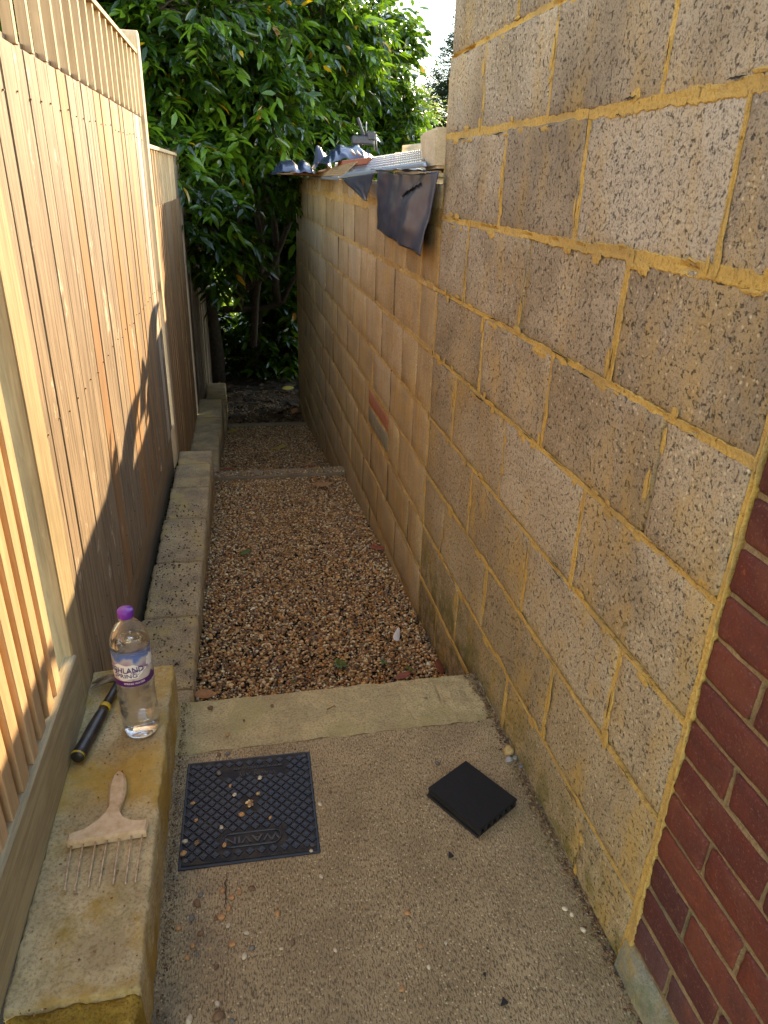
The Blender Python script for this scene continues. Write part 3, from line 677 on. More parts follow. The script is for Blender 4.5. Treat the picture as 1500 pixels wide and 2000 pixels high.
lw1 = empty('low_wall', (-.33, 1.2, Z0), 'low pale block wall along the fence with the bottle, hammer and scratching comb on it', 'wall')
slab_block('block', -.438, -.222, .805, 1.708, -1.44, -1.255, 'lw_top', lw1, .0045, 44, 180)
slab_block('mortar', -.440, -.224, .60, .809, -1.44, -1.268, 'ochre_break', lw1, .014, 36, 36, .008)
lw2 = empty('low_wall', (-.3, 3.0, -1.9), 'middle run of low block wall beside the first gravel bed, dotted with grit', 'wall')
js = [1.74, 1.98, 2.425, 2.865, 3.31, 3.715, 4.06, 4.29]
for i, (a, b) in enumerate(zip(js[:-1], js[1:])):
    dz = [-.004, 0, .0, .003, -.001, 0, .001][i]
    f0 = (a-1.74)/2.55
    slab_block('block', -.418+.045*f0, -.207+.026*f0, a+.003, b-.003, -1.95, -1.558+dz, 'lw_far', lw2, .003, 14, 22)
lw3 = empty('low_wall', (-.28, 6.0, -2.2), 'far shaded run of low block wall below the middle run', 'wall')
js = [4.31, 4.86, 5.32, 5.76, 6.18, 6.77]
for i, (a, b) in enumerate(zip(js[:-1], js[1:])):
    sh = [0, 0, 0, .01, .015][i]
    slab_block('block', -.392+sh, -.175+sh, a+.004, b-.004, -2.45, -1.925-(.012 if i > 2 else 0), 'lw_far', lw3, .003, 8, 12)
slab_block('block', -.34, -.135, 6.79, 7.95, -2.6, -2.10, 'lw_far', lw3, .003, 8, 20)['label'] = 'last block, one step lower, in deep shade'
# grit on the low walls
def grit(name, n, xr, yr, z, rr, bright, label, skew=None):
    xs = rng.uniform(*xr, n); ys = rng.uniform(*yr, n)
    return tag(pebbles(name, xs, ys, np.full(n, z), rng.uniform(*rr, n), bright=bright), label, None, None, 'stuff')
grit('grit', 480, (-.40, -.21), (1.95, 3.5), -1.554, (.0012, .0055), .3, 'dark grit lying on the middle run of the low wall')
grit('grit', 200, (-.43, -.23), (.66, 1.7), -1.252, (.001, .0028), .7, 'fine grit on the near low wall')

# ------------------------------------------------------------------ fence
def xf(y): return -.458+.0165*(y-1)
def board(name, y0, y1, z0, z1, off, th, mat, parent, skew=0.0, feather=0.0, bev=.0015):
    """vertical board: front face at xf+off; th thickness going back; feather thickens the near edge"""
    bm = bmesh.new(); vs = []
    for z, sk in ((z0, 0), (z1, skew)):
        vs += [bm.verts.new((xf(y0)+off+feather, y0+sk, z)), bm.verts.new((xf(y1)+off, y1+sk, z)), bm.verts.new((xf(y1)+off-th, y1+sk, z)), bm.verts.new((xf(y0)+off-th, y0+sk, z))]
    for f in ((3, 2, 1, 0), (4, 5, 6, 7), (0, 1, 5, 4), (1, 2, 6, 5), (2, 3, 7, 6), (3, 0, 4, 7)): bm.faces.new([vs[i] for i in f])
    if bev: bmesh.ops.bevel(bm, geom=bm.edges[:], offset=bev, segments=1, affect='EDGES')
    bmesh.ops.recalc_face_normals(bm, faces=bm.faces[:])
    return link(name, from_bm(name, bm), mat, parent)
def post(y0, y1, z0, z1, off, label, mat='post', group='timber fence posts'):
    bm = bmesh.new(); ym = (y0+y1)/2; x1 = xf(ym)+off; x0 = x1-.09; w = y1-y0
    prof = [(y0, z0), (y1, z0), (y1, z1-.03), (y1-w*.12, z1-.008), (ym, z1), (y0+w*.12, z1-.008), (y0, z1-.03)]
    a = [bm.verts.new((x1, y, z)) for y, z in prof]; b = [bm.verts.new((x0, y, z)) for y, z in prof]
    bm.faces.new(a); bm.faces.new(b[::-1]); m = len(prof)
    for k in range(m): bm.faces.new((a[k], b[k], b[(k+1) % m], a[(k+1) % m]))
    bmesh.ops.bevel(bm, geom=bm.edges[:], offset=.003, segments=1, affect='EDGES'); bmesh.ops.recalc_face_normals(bm, faces=bm.faces[:])
    o = link('fence_post', from_bm('fence_post', bm), mat); return tag(o, label, 'post', group)
# panel nearest the camera: proud yellow slats
p0 = empty('timber_fence', (xf(.9), .9, -1.30), 'nearest fence panel, made of narrow upright yellow slats at the left edge', 'fence', 'fence panels along the passage')
board('backing_board', .2, 1.50, -1.22, .6, -.016, .012, 'slat', p0)
y = 1.44; i = 0
while y > .25:
    w = .040+random.uniform(-.003, .003)
    board('slat', y-w, y, -1.105+random.uniform(-.006, .006), .6, .008+random.uniform(0, .003), .018, 'slat', p0, random.uniform(-.008, .004))
    y -= .072+random.uniform(-.004, .004)
board('gravel_board', .2, 1.555, -1.265, -1.085, .020, .03, 'gravelboard', p0, bev=.004)
post(1.545, 1.665, -1.5, .75, .012, 'nearest fence post, greenish, between the narrow slats and the wide boards')
# main panel: wide boards with a slatted trellis top
p1 = empty('timber_fence', (xf(3), 3.0, -1.5), 'long sunlit fence panel of wide pale boards under a slatted trellis top', 'fence', 'fence panels along the passage')
y = 1.668; k = 0
widths = [.075, .10, .11, .095, .105, .12, .10, .12, .11, .10, .115, .105, .12, .11, .10, .12, .115, .10, .12, .11, .105, .11, .12, .10, .11, .12, .12]
while y < 4.22:
    w = widths[k % len(widths)]; e = min(y+w, 4.25); k += 1
    m = 'white_board' if (3.93 < y < 4.03) else random.choice(('board', 'board', 'board', 'board', 'board_b'))
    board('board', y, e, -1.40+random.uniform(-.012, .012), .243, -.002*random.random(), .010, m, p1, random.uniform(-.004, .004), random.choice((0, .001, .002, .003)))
    y = e-.001
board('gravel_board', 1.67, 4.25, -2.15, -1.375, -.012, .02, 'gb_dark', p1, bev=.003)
nb_ = bmesh.new()
for q in range(24):
    for zz in (-1.22, -.575, .15):
        y_ = 1.72+.106*q+random.uniform(-.012, .012); z_ = zz+random.uniform(-.01, .01); x_ = xf(y_)+.0035
        tube_bm(nb_, [(x_-.006, y_, z_), (x_, y_, z_)], .0022, 6)
tag(link('nail_heads', from_bm('nail_heads', nb_), 'rust', p1), kind='stuff')
board('rail', 1.67, 4.25, .225, .262, -.014, .035, 'board', p1)
y = 1.70
while y < 4.22:
    board('trellis_slat', y, y+.024, .245, .518, .004, .024, 'slat', p1, random.uniform(-.004, .004)); y += .1375
board('top_rail', 1.667, 4.25, .518, .536, .010, .045, 'slat', p1)
board('rail', 1.667, 4.25, -.6, -.55, -.014, .03, 'board', p1)
post(4.262, 4.372, -1.95, .625, .014, 'tall rounded post at the far end of the long sunlit panel', 'slat')
# second panel: orange stained
p2 = empty('timber_fence', (xf(5.3), 5.3, -1.9), 'second fence panel with orange-brown stained boards and a lower trellis top', 'fence', 'fence panels along the passage')
y = 4.376; k = 0
while y < 6.24:
    w = .30 if k == 0 else random.uniform(.10, .125); e = min(y+w, 6.27); k += 1
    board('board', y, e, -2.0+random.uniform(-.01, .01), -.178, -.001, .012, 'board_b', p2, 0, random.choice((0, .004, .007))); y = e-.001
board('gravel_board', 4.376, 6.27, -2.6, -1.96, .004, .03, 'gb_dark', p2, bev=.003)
y = 4.40
while y < 6.05:
    board('trellis_slat', y, y+.024, -.178, .112, .004, .024, 'slat', p2); y += .1375
board('end_board', 6.06, 6.27, -.175, .112, .002, .02, 'old_wood', p2)
board('top_rail', 4.376, 6.27, .112, .132, .010, .045, 'slat', p2)
post(6.28, 6.385, -2.6, .168, .012, 'second tall post, at the end of the orange-brown panel, against the laurel', 'old_wood')
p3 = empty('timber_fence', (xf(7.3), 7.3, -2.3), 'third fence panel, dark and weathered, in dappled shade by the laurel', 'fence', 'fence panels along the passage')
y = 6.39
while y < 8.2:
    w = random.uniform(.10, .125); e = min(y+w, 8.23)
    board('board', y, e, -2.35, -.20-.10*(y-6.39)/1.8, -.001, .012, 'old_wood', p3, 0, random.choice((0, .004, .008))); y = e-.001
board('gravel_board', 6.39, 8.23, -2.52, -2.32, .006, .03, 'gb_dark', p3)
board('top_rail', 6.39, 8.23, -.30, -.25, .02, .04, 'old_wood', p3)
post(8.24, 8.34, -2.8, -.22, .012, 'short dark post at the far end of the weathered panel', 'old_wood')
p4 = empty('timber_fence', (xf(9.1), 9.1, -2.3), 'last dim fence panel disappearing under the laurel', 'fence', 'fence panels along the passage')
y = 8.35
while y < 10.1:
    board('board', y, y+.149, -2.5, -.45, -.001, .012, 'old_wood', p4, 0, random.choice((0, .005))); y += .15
# green moss strip between fence foot and low wall
n = 2500; ys = rng.uniform(1.72, 4.2, n); xs = -.431+.0165*(ys-1)*.9+rng.uniform(-.008, .012, n)
o = pebbles('moss', xs, ys, np.full(n, -1.60)+rng.uniform(-.03, .01, n), rng.uniform(.003, .009, n), 'mossgreen', .6); tag(o, 'dark green moss growing between the fence foot and the low wall', None, None, 'stuff')

# ------------------------------------------------------------------ drain cover
A = np.array([-.182, 1.480]); B = np.array([.138, 1.472]); Cc = np.array([.123, 1.148]); D = np.array([-.198, 1.155])
cx, cy = np.mean([A, B, Cc, D], 0); ang = math.atan2((B-A)[1]+(Cc-D)[1], (B-A)[0]+(Cc-D)[0]); hw_, hh_ = .160, .162
mh = empty('drain_cover', (cx, cy, Z0-.01), 'square black drain cover with a diamond tread let into the concrete slab', 'drain cover', rz=ang)
def loc_link(name, bm, mat, parent, smooth=False):
    me = from_bm(name, bm); me['local'] = True; return link(name, me, mat, parent, smooth)
bm = bmesh.new(); box_bm(bm, -hw_, hw_, -hh_, hh_, -.02, .0135, .0015); loc_link('frame', bm, 'iron', mh)
bm = bmesh.new(); box_bm(bm, -hw_+.007, hw_-.007, -hh_+.007, hh_-.007, .010, .0165, .001); M['iron_dust'] = m_plain('dusty_groove', (.014, .014, .016), .7, 0, .25, ((.06, .044, .027), 45, .6)); loc_link('lid', bm, 'iron_dust', mh)
bm = bmesh.new(); s = .0262; T = .0165
def inrect(x, y, a): return a[0] < x < a[1] and a[2] < y < a[3]
badge = (-.062, .072, -.122, -.085); txt = (-.075, .098, .085, .135)
for i in range(-14, 15):
    for j in range(-14, 15):
        x = (i+j)*s*.5; y = (i-j)*s*.5*1.05
        if abs(x) > hw_-.014 or abs(y) > hh_-.014: continue
        if inrect(x, y, (badge[0]-.016, badge[1]+.016, badge[2]-.012, badge[3]+.012)) or inrect(x, y, txt): continue
        if math.hypot(x-.0, y) < .02: continue
        for rr, z0_, z1_ in ((.0114, T-.001, T+.0020), (.0060, T+.0015, T+.0027)):
            q = [bm.verts.new((x+rr*cx_, y+rr*cy_*1.05, z0_)) for cx_, cy_ in ((1, 0), (0, 1), (-1, 0), (0, -1))]
            p = [bm.verts.new((x+rr*.82*cx_, y+rr*.82*cy_*1.05, z1_)) for cx_, cy_ in ((1, 0), (0, 1), (-1, 0), (0, -1))]
            bm.faces.new(p)
            for a_ in range(4): bm.faces.new((q[a_], q[(a_+1) % 4], p[(a_+1) % 4], p[a_]))
loc_link('diamond_tread', bm, 'iron', mh)
bm = bmesh.new(); pts = []
bx0, bx1, by0, by1 = badge; rr = (by1-by0)/2
for k in range(13): a_ = -math.pi/2+math.pi*k/12; pts.append((bx1-rr+rr*math.cos(a_), (by0+by1)/2+rr*math.sin(a_), T+.001))
for k in range(13): a_ = math.pi/2+math.pi*k/12; pts.append((bx0+rr+rr*math.cos(a_), (by0+by1)/2+rr*math.sin(a_), T+.001))
pts.append(pts[0]); tube_bm(bm, pts, .0018, 6); loc_link('badge_rim', bm, 'iron', mh)
def text_mesh(s_, size, ext, bold=False):
    cu = bpy.data.curves.new('t', 'FONT'); cu.body = s_; cu.size = size; cu.extrude = ext; cu.align_x = 'CENTER'; cu.align_y = 'CENTER'; cu.resolution_u = 2
    if bold: cu.offset = size*.012
    ob = bpy.data.objects.new('t', cu); COL.objects.link(ob); bpy.context.view_layer.update()
    me = bpy.data.meshes.new_from_object(ob.evaluated_get(bpy.context.evaluated_depsgraph_get())); bpy.data.objects.remove(ob); bpy.data.curves.remove(cu)
    return me
def flat_text(s_, size, x, y, z, rot, mat, parent, name, sx=1.0, ext=.001):
    me = text_mesh(s_, size, ext, True); me.transform(Matrix.Translation((x, y, z)) @ Matrix.Rotation(rot, 4, 'Z') @ Matrix.Diagonal((sx, 1, 1, 1)))
    me['local'] = True; me.materials.clear(); return link(name, me, mat, parent)
M['iron_worn'] = m_plain('worn_lettering', (.016, .015, .015), .5, 0, .4, ((.08, .06, .04), 60, .6))
flat_text('WAVIN', .027, .005, -.1035, T+.001, math.pi, 'iron_worn', mh, 'raised_lettering', 1.45)
flat_text('www.wavin.com', .0165, .022, .118, T+.001, math.pi, 'iron_worn', mh, 'raised_lettering', 1.15)
flat_text('WAVIN  A15', .0165, .020, .098, T+.001, math.pi, 'iron_worn', mh, 'raised_lettering', 1.0)
for q, (x, y) in enumerate(((-.143, .143), (.143, .143), (.143, -.143), (-.143, -.143))):
    bm = bmesh.new(); tube_bm(bm, [(x, y, T-.002), (x, y, T+.0015)], .0055, 12); loc_link('corner_screw', bm, 'iron_worn', mh)
n = 60; a_ = rng.uniform(0, 6.28, n); r_ = rng.uniform(0, .010, n)
o = pebbles('grit', cx+r_*np.cos(a_), cy+r_*np.sin(a_), np.full(n, Z0+.009), rng.uniform(.002, .0038, n), bright=1.1); tag(o, 'pale grit filling the centre hole of the drain cover', None, None, 'stuff')

# ------------------------------------------------------------------ deck board offcut
dk = empty('board_offcut', (.5195, 1.236, Z0), 'black hollow composite deck board offcut lying on the slab near the wall', 'board offcut', rz=math.atan2(-.148, .089))
bm = bmesh.new(); L, W, H = .0855, .072, .026
box_bm(bm, -L, L, -W, W, H-.006, H, .001); loc_link('top_skin', bm, 'deck_top', dk)
bm = bmesh.new(); box_bm(bm, -L, L, -W+.002, W-.002, .0, .005, .001); loc_link('bottom_skin', bm, 'deck', dk)
for k in range(7):
    y = -W+.006+(2*W-.012)*k/6
    bm = bmesh.new(); box_bm(bm, -L+.0005, L-.0005, y-.003, y+.003, .004, H-.005, 0); loc_link('web', bm, 'deck', dk)
bm = bmesh.new(); box_bm(bm, -L, L, -W-.004, -W+.004, 0, .006, .001); loc_link('edge_lip', bm, 'deck', dk)

# ------------------------------------------------------------------ bottle
bt = empty('water_bottle', (-.281, 1.450, -1.2525), 'clear plastic water bottle with purple cap and purple and blue label on the low wall', 'bottle', rz=math.radians(0))
R = .0440
prof = [(.026, .004), (.036, .0), (.0415, .006), (.0435, .018), (R, .03)]
z = .03
ribs = [(.045, 0), (.052, .0016), (.060, 0), (.075, 0), (.082, .0016), (.090, 0), (.105, .0), (.112, .0018), (.118, .0), (.126, .0018), (.133, .0), (.141, .0018), (.148, 0), (.157, 0)]
for zz, dd in ribs: prof.append((R-dd, zz))
prof += [(R-.0012, .163), (R-.0012, .258), (R, .262), (R, .270), (R-.002, .282), (R-.008, .297), (R-.017, .310), (R-.026, .320), (.0155, .326), (.0148, .330), (.0148, .347)]
def wob(z, a):
    if .09 < z < .16: return .0011*math.sin(3*a+z*90)
    if z < .09: return .0006*math.sin(5*a)*min(1, z*30)
    return .0005*math.sin(2*a+z*30)
bm = bmesh.new(); rings = lathe_bm(bm, prof, 56, wob)
inn = [(max(r-.0009, .004), z+(.0012 if i < 2 else 0)) for i, (r, z) in enumerate(prof)]
r2 = lathe_bm(bm, inn, 56, wob)
cA = bm.verts.new((0, 0, .010)); cB = bm.verts.new((0, 0, .0112)); m = 56
for k in range(m):
    bm.faces.new((rings[0][(k+1) % m], rings[0][k], cA)); bm.faces.new((r2[0][k], r2[0][(k+1) % m], cB))
    bm.faces.new((rings[-1][k], rings[-1][(k+1) % m], r2[-1][(k+1) % m], r2[-1][k]))
bmesh.ops.recalc_face_normals(bm, faces=bm.faces[:])
loc_link('body', bm, 'pet', bt, True)
WL = .262
wp = [(r-.0013, z+(.0016 if i < 2 else 0)) for i, (r, z) in enumerate(prof) if z <= WL]
bm = bmesh.new(); rg = lathe_bm(bm, wp, 56, wob); cA = bm.verts.new((0, 0, .0118)); cB = bm.verts.new((0, 0, wp[-1][1]))
for k in range(56): bm.faces.new((rg[0][(k+1) % m], rg[0][k], cA)); bm.faces.new((rg[-1][k], rg[-1][(k+1) % m], cB))
bmesh.ops.recalc_face_normals(bm, faces=bm.faces[:]); loc_link('water', bm, 'water', bt, True)
bm = bmesh.new(); rg = lathe_bm(bm, [(.0172, .331), (.0180, .333), (.0180, .347), (.0168, .3495), (.001, .350)], 40, lambda z, a: (.0004*math.sin(60*a) if .334 < z < .346 else 0)); loc_link('cap', bm, 'cap_purple', bt, True)
bm = bmesh.new(); lathe_bm(bm, [(.0185, .3285), (.0188, .330), (.0175, .331)], 40); loc_link('neck_ring', bm, 'pet', bt, True)
bm = bmesh.new(); lathe_bm(bm, [(R+.0002, .164), (R+.0004, .18), (R+.0004, .20), (R+.0004, .22), (R+.0004, .24), (R+.0002, .258)], 64); lab = loc_link('label', bm, 'label', bt, True)
view = math.atan2(-1.450, .281)         # direction from bottle to camera
def wrap(me, rad, a0, z0_):
    for v in me.vertices:
        a_ = a0+v.co.x/rad; v.co = Vector(((rad+v.co.z)*math.cos(a_), (rad+v.co.z)*math.sin(a_), z0_+v.co.y))
    me['local'] = True
def blob(a0, w, h, zc, rad, seed, nn=40):
    me = bpy.data.meshes.new('b'); bm = bmesh.new(); rs = []
    for r_ in (0.02, .35, .7, 1.0):
        rs.append([bm.verts.new((w*r_*math.cos(t)*(1+.10*math.sin(5*t+seed)+.06*math.sin(11*t)), h*r_*math.sin(t)*(1+.12*math.sin(7*t+seed)), 0)) for t in [2*math.pi*k/nn for k in range(nn)]])
    for a_, b_ in zip(rs[:-1], rs[1:]):
        for k in range(nn): bm.faces.new((a_[k], b_[k], b_[(k+1) % nn], a_[(k+1) % nn]))
    bm.to_mesh(me); bm.free(); wrap(me, rad, a0, zc); return me
link('label_panel', blob(view-.50, .046, .0215, .205, R+.0009, 1), 'white', lab)
link('label_panel', blob(view+1.0, .014, .016, .222, R+.0009, 3), 'white', lab)
def wrap_text(s_, size, a0, zc, rad, mat, sx=1.0):
    me = text_mesh(s_, size, .0001, True); me.transform(Matrix.Diagonal((sx, 1, 1, 1))); wrap(me, rad, a0, zc); me.materials.clear(); link('lettering', me, mat, lab)
wrap_text('HIGHLAND', .0215, view-.52, .2100, R+.0014, 'navy', .84)
wrap_text('SPRING', .0150, view-.48, .1945, R+.0014, 'navy', 1.15)
bm = bmesh.new(); lathe_bm(bm, [(R+.0009, .1655), (R+.0011, .172), (R+.0009, .180)], 64); link_me = loc_link('label_band', bm, 'purple', lab, True)
wrap_text('SPRING WATER', .0070, view-.05, .1735, R+.0016, 'white')

# ------------------------------------------------------------------ hammer
zt = -1.2535
hm = empty('hammer', (-.39, 1.48, zt), 'black rubber-gripped hammer with yellow bands lying behind the bottle', 'hammer')
a = Vector((-.414, 1.352, zt+.019)); b = Vector((-.352, 1.640, zt+.020)); dv = (b-a)
P = lambda t: a+dv*t
tube('grip', [P(0), P(.02), P(.08), P(.2), P(.35), P(.5), P(.58)], [(.013, .013), (.0185, .017), (.0175, .016), (.0155, .014), (.0165, .0145), (.0145, .013), (.0125, .012)], 'rubber', hm, 16)
tube('grip_band', [P(.575), P(.615)], [.0145, .0142], 'yellow', hm, 16)
tube('end_ring', [P(.014), P(.026)], [.0172, .0186], 'yellow', hm, 16)
tube('shaft', [P(.6), P(.75), P(.98)], [(.0120, .011), (.0105, .0095), (.010, .009)], 'rubber', hm, 14)
bm = bmesh.new(); tx = flat_text('STANLEY', .009, 0, 0, 0, 0, 'yellow', None, 'x') if False else None; bm.free()
hh = P(.985)
bm = bmesh.new(); tube_bm(bm, [hh+Vector((-.014, 0, 0)), hh+Vector((.014, 0, 0)), hh+Vector((.022, -.001, 0)), hh+Vector((.040, -.003, 0)), hh+Vector((.046, -.004, 0)), hh+Vector((.054, -.005, 0))], [.0145, .0150, .011, .011, .0145, .0135], 12)
for s_ in (-1, 1): tube_bm(bm, [hh+Vector((-.012, s_*.003, .002)), hh+Vector((-.034, s_*.006, .002)), hh+Vector((-.058, s_*.010-.004, -.004)), hh+Vector((-.074, s_*.012-.010, -.010))], [(.009, .011), (.0075, .008), (.006, .005), (.003, .002)], 8)
loc = from_bm('head', bm); link('head', loc, 'rust', hm, False)

# ------------------------------------------------------------------ plasterer's comb
rk = empty('scratching_comb', (-.315, 1.15, zt), 'dusty wooden scratching comb with seven long wire tines lying on the low wall', 'comb')
outl = [(-.3165, 1.303, 'tip'), (-.304, 1.296, 0), (-.297, 1.275, 0), (-.293, 1.245, 0), (-.295, 1.215, 0), (-.299, 1.195, 0), (-.298, 1.180, 0), (-.290, 1.166, 0), (-.274, 1.155, 0), (-.255, 1.150, 0), (-.240, 1.150, 0), (-.236, 1.144, 0), (-.2385, 1.118, 0), (-.386, 1.113, 0), (-.3935, 1.118, 0), (-.394, 1.137, 0), (-.388, 1.141, 0), (-.366, 1.147, 0), (-.350, 1.157, 0), (-.336, 1.170, 0), (-.326, 1.184, 0), (-.3245, 1.200, 0), (-.3275, 1.222, 0), (-.331, 1.248, 0), (-.331, 1.272, 0), (-.3265, 1.292, 0)]
bm = bmesh.new(); bot = []; mid = []; top = []
cxr = -.314
for x, y, _ in outl:
    hl = .017 if y > 1.20 else .020
    ccx = -.313 if y > 1.19 else x
    inx = (x-ccx)*.72+ccx if y > 1.19 else x+(.004 if x < -.32 else -.004)*(1 if y < 1.15 else 0)
    iny = y-.004 if y > 1.16 else y+(.003 if y < 1.12 else -.004)
    bot.append(bm.verts.new((x, y, zt+.001))); mid.append(bm.verts.new((x, y, zt+hl-.006))); top.append(bm.verts.new((inx, iny, zt+hl)))
m_ = len(outl)
for k in range(m_):
    for p_, q_ in ((bot, mid), (mid, top)): bm.faces.new((p_[k], p_[(k+1) % m_], q_[(k+1) % m_], q_[k]))
bm.faces.new(top); bm.faces.new(bot[::-1]); bmesh.ops.triangulate(bm, faces=[f for f in bm.faces if len(f.verts) > 4]); bmesh.ops.recalc_face_normals(bm, faces=bm.faces[:])
link('handle', from_bm('handle', bm), 'dusty_wood', rk)
tube('hanging_hole', [(-.3165, 1.287, zt+.0155), (-.3165, 1.287, zt+.0175)], .0022, 'rust', rk, 10)
for (x0, y0), (x1, y1) in (((-.384, 1.117), (-.380, 1.017)), ((-.362, 1.116), (-.361, 1.012)), ((-.338, 1.115), (-.337, 1.017)), ((-.316, 1.116), (-.317, 1.013)), ((-.292, 1.117), (-.291, 1.014)), ((-.268, 1.117), (-.268, 1.010)), ((-.247, 1.117), (-.250, 1.012))):
    tube('tine', [(x0, y0, zt+.009), ((x0+x1)/2, (y0+y1)/2, zt+.0075), (x1, y1+.004, zt+.004), (x1+.0005, y1, zt+.002)], [.0018, .0018, .0018, .0025], 'wire', rk, 6)

# ------------------------------------------------------------------ junk on top of the far wall
def sheet(name, P00, P10, P11, P01, mat, parent, amp, nu=24, nv=24, sc=9, sag=0.0, solid=.0008, sd=0, fn=None, hole=None):
    bm = bmesh.new(); g = []
    P00, P10, P11, P01 = map(Vector, (P00, P10, P11, P01)); nrm = (P10-P00).cross(P01-P00).normalized()
    for j in range(nv+1):
        row = []
        for i in range(nu+1):
            u, v = i/nu, j/nv; p = (P00*(1-u)+P10*u)*(1-v)+(P01*(1-u)+P11*u)*v
            w = amp*(mnoise.noise(Vector((u*sc, v*sc*.35, sd)))+.5*mnoise.noise(Vector((u*sc*2.3, v*sc, sd+4))))
            p = p+nrm*w
            if fn: p = fn(u, v, p)
            row.append(bm.verts.new(p))
        g.append(row)
    for j in range(nv):
        for i in range(nu):
            if hole and hole((i+.5)/nu, (j+.5)/nv): continue
            bm.faces.new((g[j][i], g[j][i+1], g[j+1][i+1], g[j+1][i]))
    o = link(name, from_bm(name, bm), mat, parent, True)
    md = o.modifiers.new('thickness', 'SOLIDIFY'); md.thickness = solid
    return o
hang = sheet('plastic_sheet', (.600, 3.10, .033), (.658, 2.40, .030), (.640, 2.485, -.232), (.660, 3.41, -.205), 'film', None, .009, 44, 40, 5, sd=2,
             fn=lambda u, v, p: p+Vector((-.014*math.sin(math.pi*u)*math.sin(math.pi*v*.8)-.010*math.sin(u*19+v*2)*v*.5, 0, -.012*math.sin(u*3.1)*(1-v))),
             hole=lambda u, v: abs(v-(.30-.22*math.sin((u-.55)*3.6))) < .022 and .52 < u < .80)
tag(hang, 'grey plastic sheet hanging over the block wall with a torn slit', 'plastic sheet')
tag(sheet('plastic_sheet', (.60, 4.12, -.005), (.60, 3.18, .025), (.612, 3.45, -.0900), (.612, 3.47, -.0905), 'film', None, .006, 16, 16, 4, sd=8), 'small pointed corner of grey plastic hanging below the metal lath', 'plastic sheet')
tag(sheet('plastic_sheet', (.60, 2.48, .030), (.74, 2.50, .034), (.74, 3.4, .045), (.60, 3.30, .035), 'film', None, .012, 20, 20, 6, sd=3), 'grey plastic lying flat on the wall top under the coping stone', 'plastic sheet')
def lath(name, b0, b1, t0, t1, mat, label, nl, na):
    e = empty(name, b0, label, 'metal lath', 'metal lath strips on the wall'); b0, b1, t0, t1 = map(Vector, (b0, b1, t0, t1)); bm = bmesh.new()
    nrm = (b1-b0).cross(t0-b0).normalized()
    def pt(u, v, h=0): return (b0*(1-u)+b1*u)*(1-v)+(t0*(1-u)+t1*u)*v+nrm*(h+.003*math.sin(v*math.pi))
    for i in range(nl):
        for k in range(na):
            u0, u1 = i/nl, (i+1)/nl; v0, v1 = .18+.82*k/na, .18+.82*(k+1)/na; um = (u0+u1)/2; vm_ = (v0+v1)/2
            for (pa, pb_) in (((u0, vm_), (um, v1)), ((um, v1), (u1, vm_)), ((u1, vm_), (um, v0)), ((um, v0), (u0, vm_))):
                A_, B_ = pt(*pa), pt(*pb_); d = (B_-A_).normalized(); s_ = d.cross(nrm)*.0010+nrm*.0016
                bm.faces.new([bm.verts.new(q) for q in (A_-s_, B_-s_, B_+s_, A_+s_)])
    link('mesh_strip', from_bm('mesh_strip', bm), mat, e)
    bm = bmesh.new(); r = [[bm.verts.new(pt(i/40, v, .002*(v > 0))) for v in (0, .10, .2)] for i in range(41)]
    for i in range(40):
        for k in range(2): bm.faces.new((r[i][k], r[i+1][k], r[i+1][k+1], r[i][k+1]))
    o = link('solid_edge', from_bm('solid_edge', bm), 'galv', e, True); md = o.modifiers.new('thickness', 'SOLIDIFY'); md.thickness = .0015
    return e
lath('metal_lath', (.60, 4.445, -.007), (.64, 2.49, .044), (.70, 5.113, .089), (.70, 2.76, .104), 'galv', 'bright galvanised expanded-metal strip lying along the wall top', 70, 6)
lath('metal_lath', (.60, 5.84, -.005), (.60, 4.277, -.013), (.66, 5.63, .045), (.66, 3.961, .080), 'galv_tan', 'tan dusty expanded-metal strip poking out under the bright one', 52, 6)
# coping stones
bm = bmesh.new(); box_bm(bm, .652, .82, 2.462, 2.64, .036, .150, .009, .004, 2)
for v in bm.verts: v.co.z += .008*(v.co.y < 2.54)*(v.co.z > .08); v.co.x += .012*(v.co.z < .05)
me = from_bm('coping_stone', bm); tag(link('coping_stone', me, 'stone_cap'), 'squared coping stone overhanging the wall against the tall block wall', 'stone')
bm = bmesh.new(); box_bm(bm, 1.0, 1.25, 4.0, 4.72, -.02, .185, .04, .008, 4)
tag(link('coping_stone', from_bm('coping_stone', bm), 'stone_cap', None, True), 'rounded pale stone lying behind the bright metal lath', 'stone')
b_ = box('garden_bank', XW+.125, 6.0, 2.7, 8.1, -2.6, -.022, 'soil', None, 0); tag(b_, 'earth bank of the garden held back by the far block wall', None, None, 'structure')
# clay tile, board edge
bm = bmesh.new(); box_bm(bm, .66, .80, 3.72, 4.72, .062, .094, .004, .003); tag(link('clay_tile', from_bm('clay_tile', bm), 'tile'), 'flat red clay tile on the wall top behind the metal lath', 'tile')
bm = bmesh.new(); box_bm(bm, .46, .78, 5.35, 7.6, .010, .022, .002, .002)
for v in bm.verts: v.co.x -= .06*(v.co.y > 6)
tag(link('plywood_offcut', from_bm('plywood_offcut', bm), 'ply'), 'thin brown plywood strip overhanging the far end of the wall', 'board')
bm = bmesh.new(); box_bm(bm, .52, .70, 5.2, 6.6, .026, .036, .002, .002); tag(link('plywood_offcut', from_bm('plywood_offcut', bm), 'ply'), 'second thin strip lying on top of the brown plywood strip', 'board')
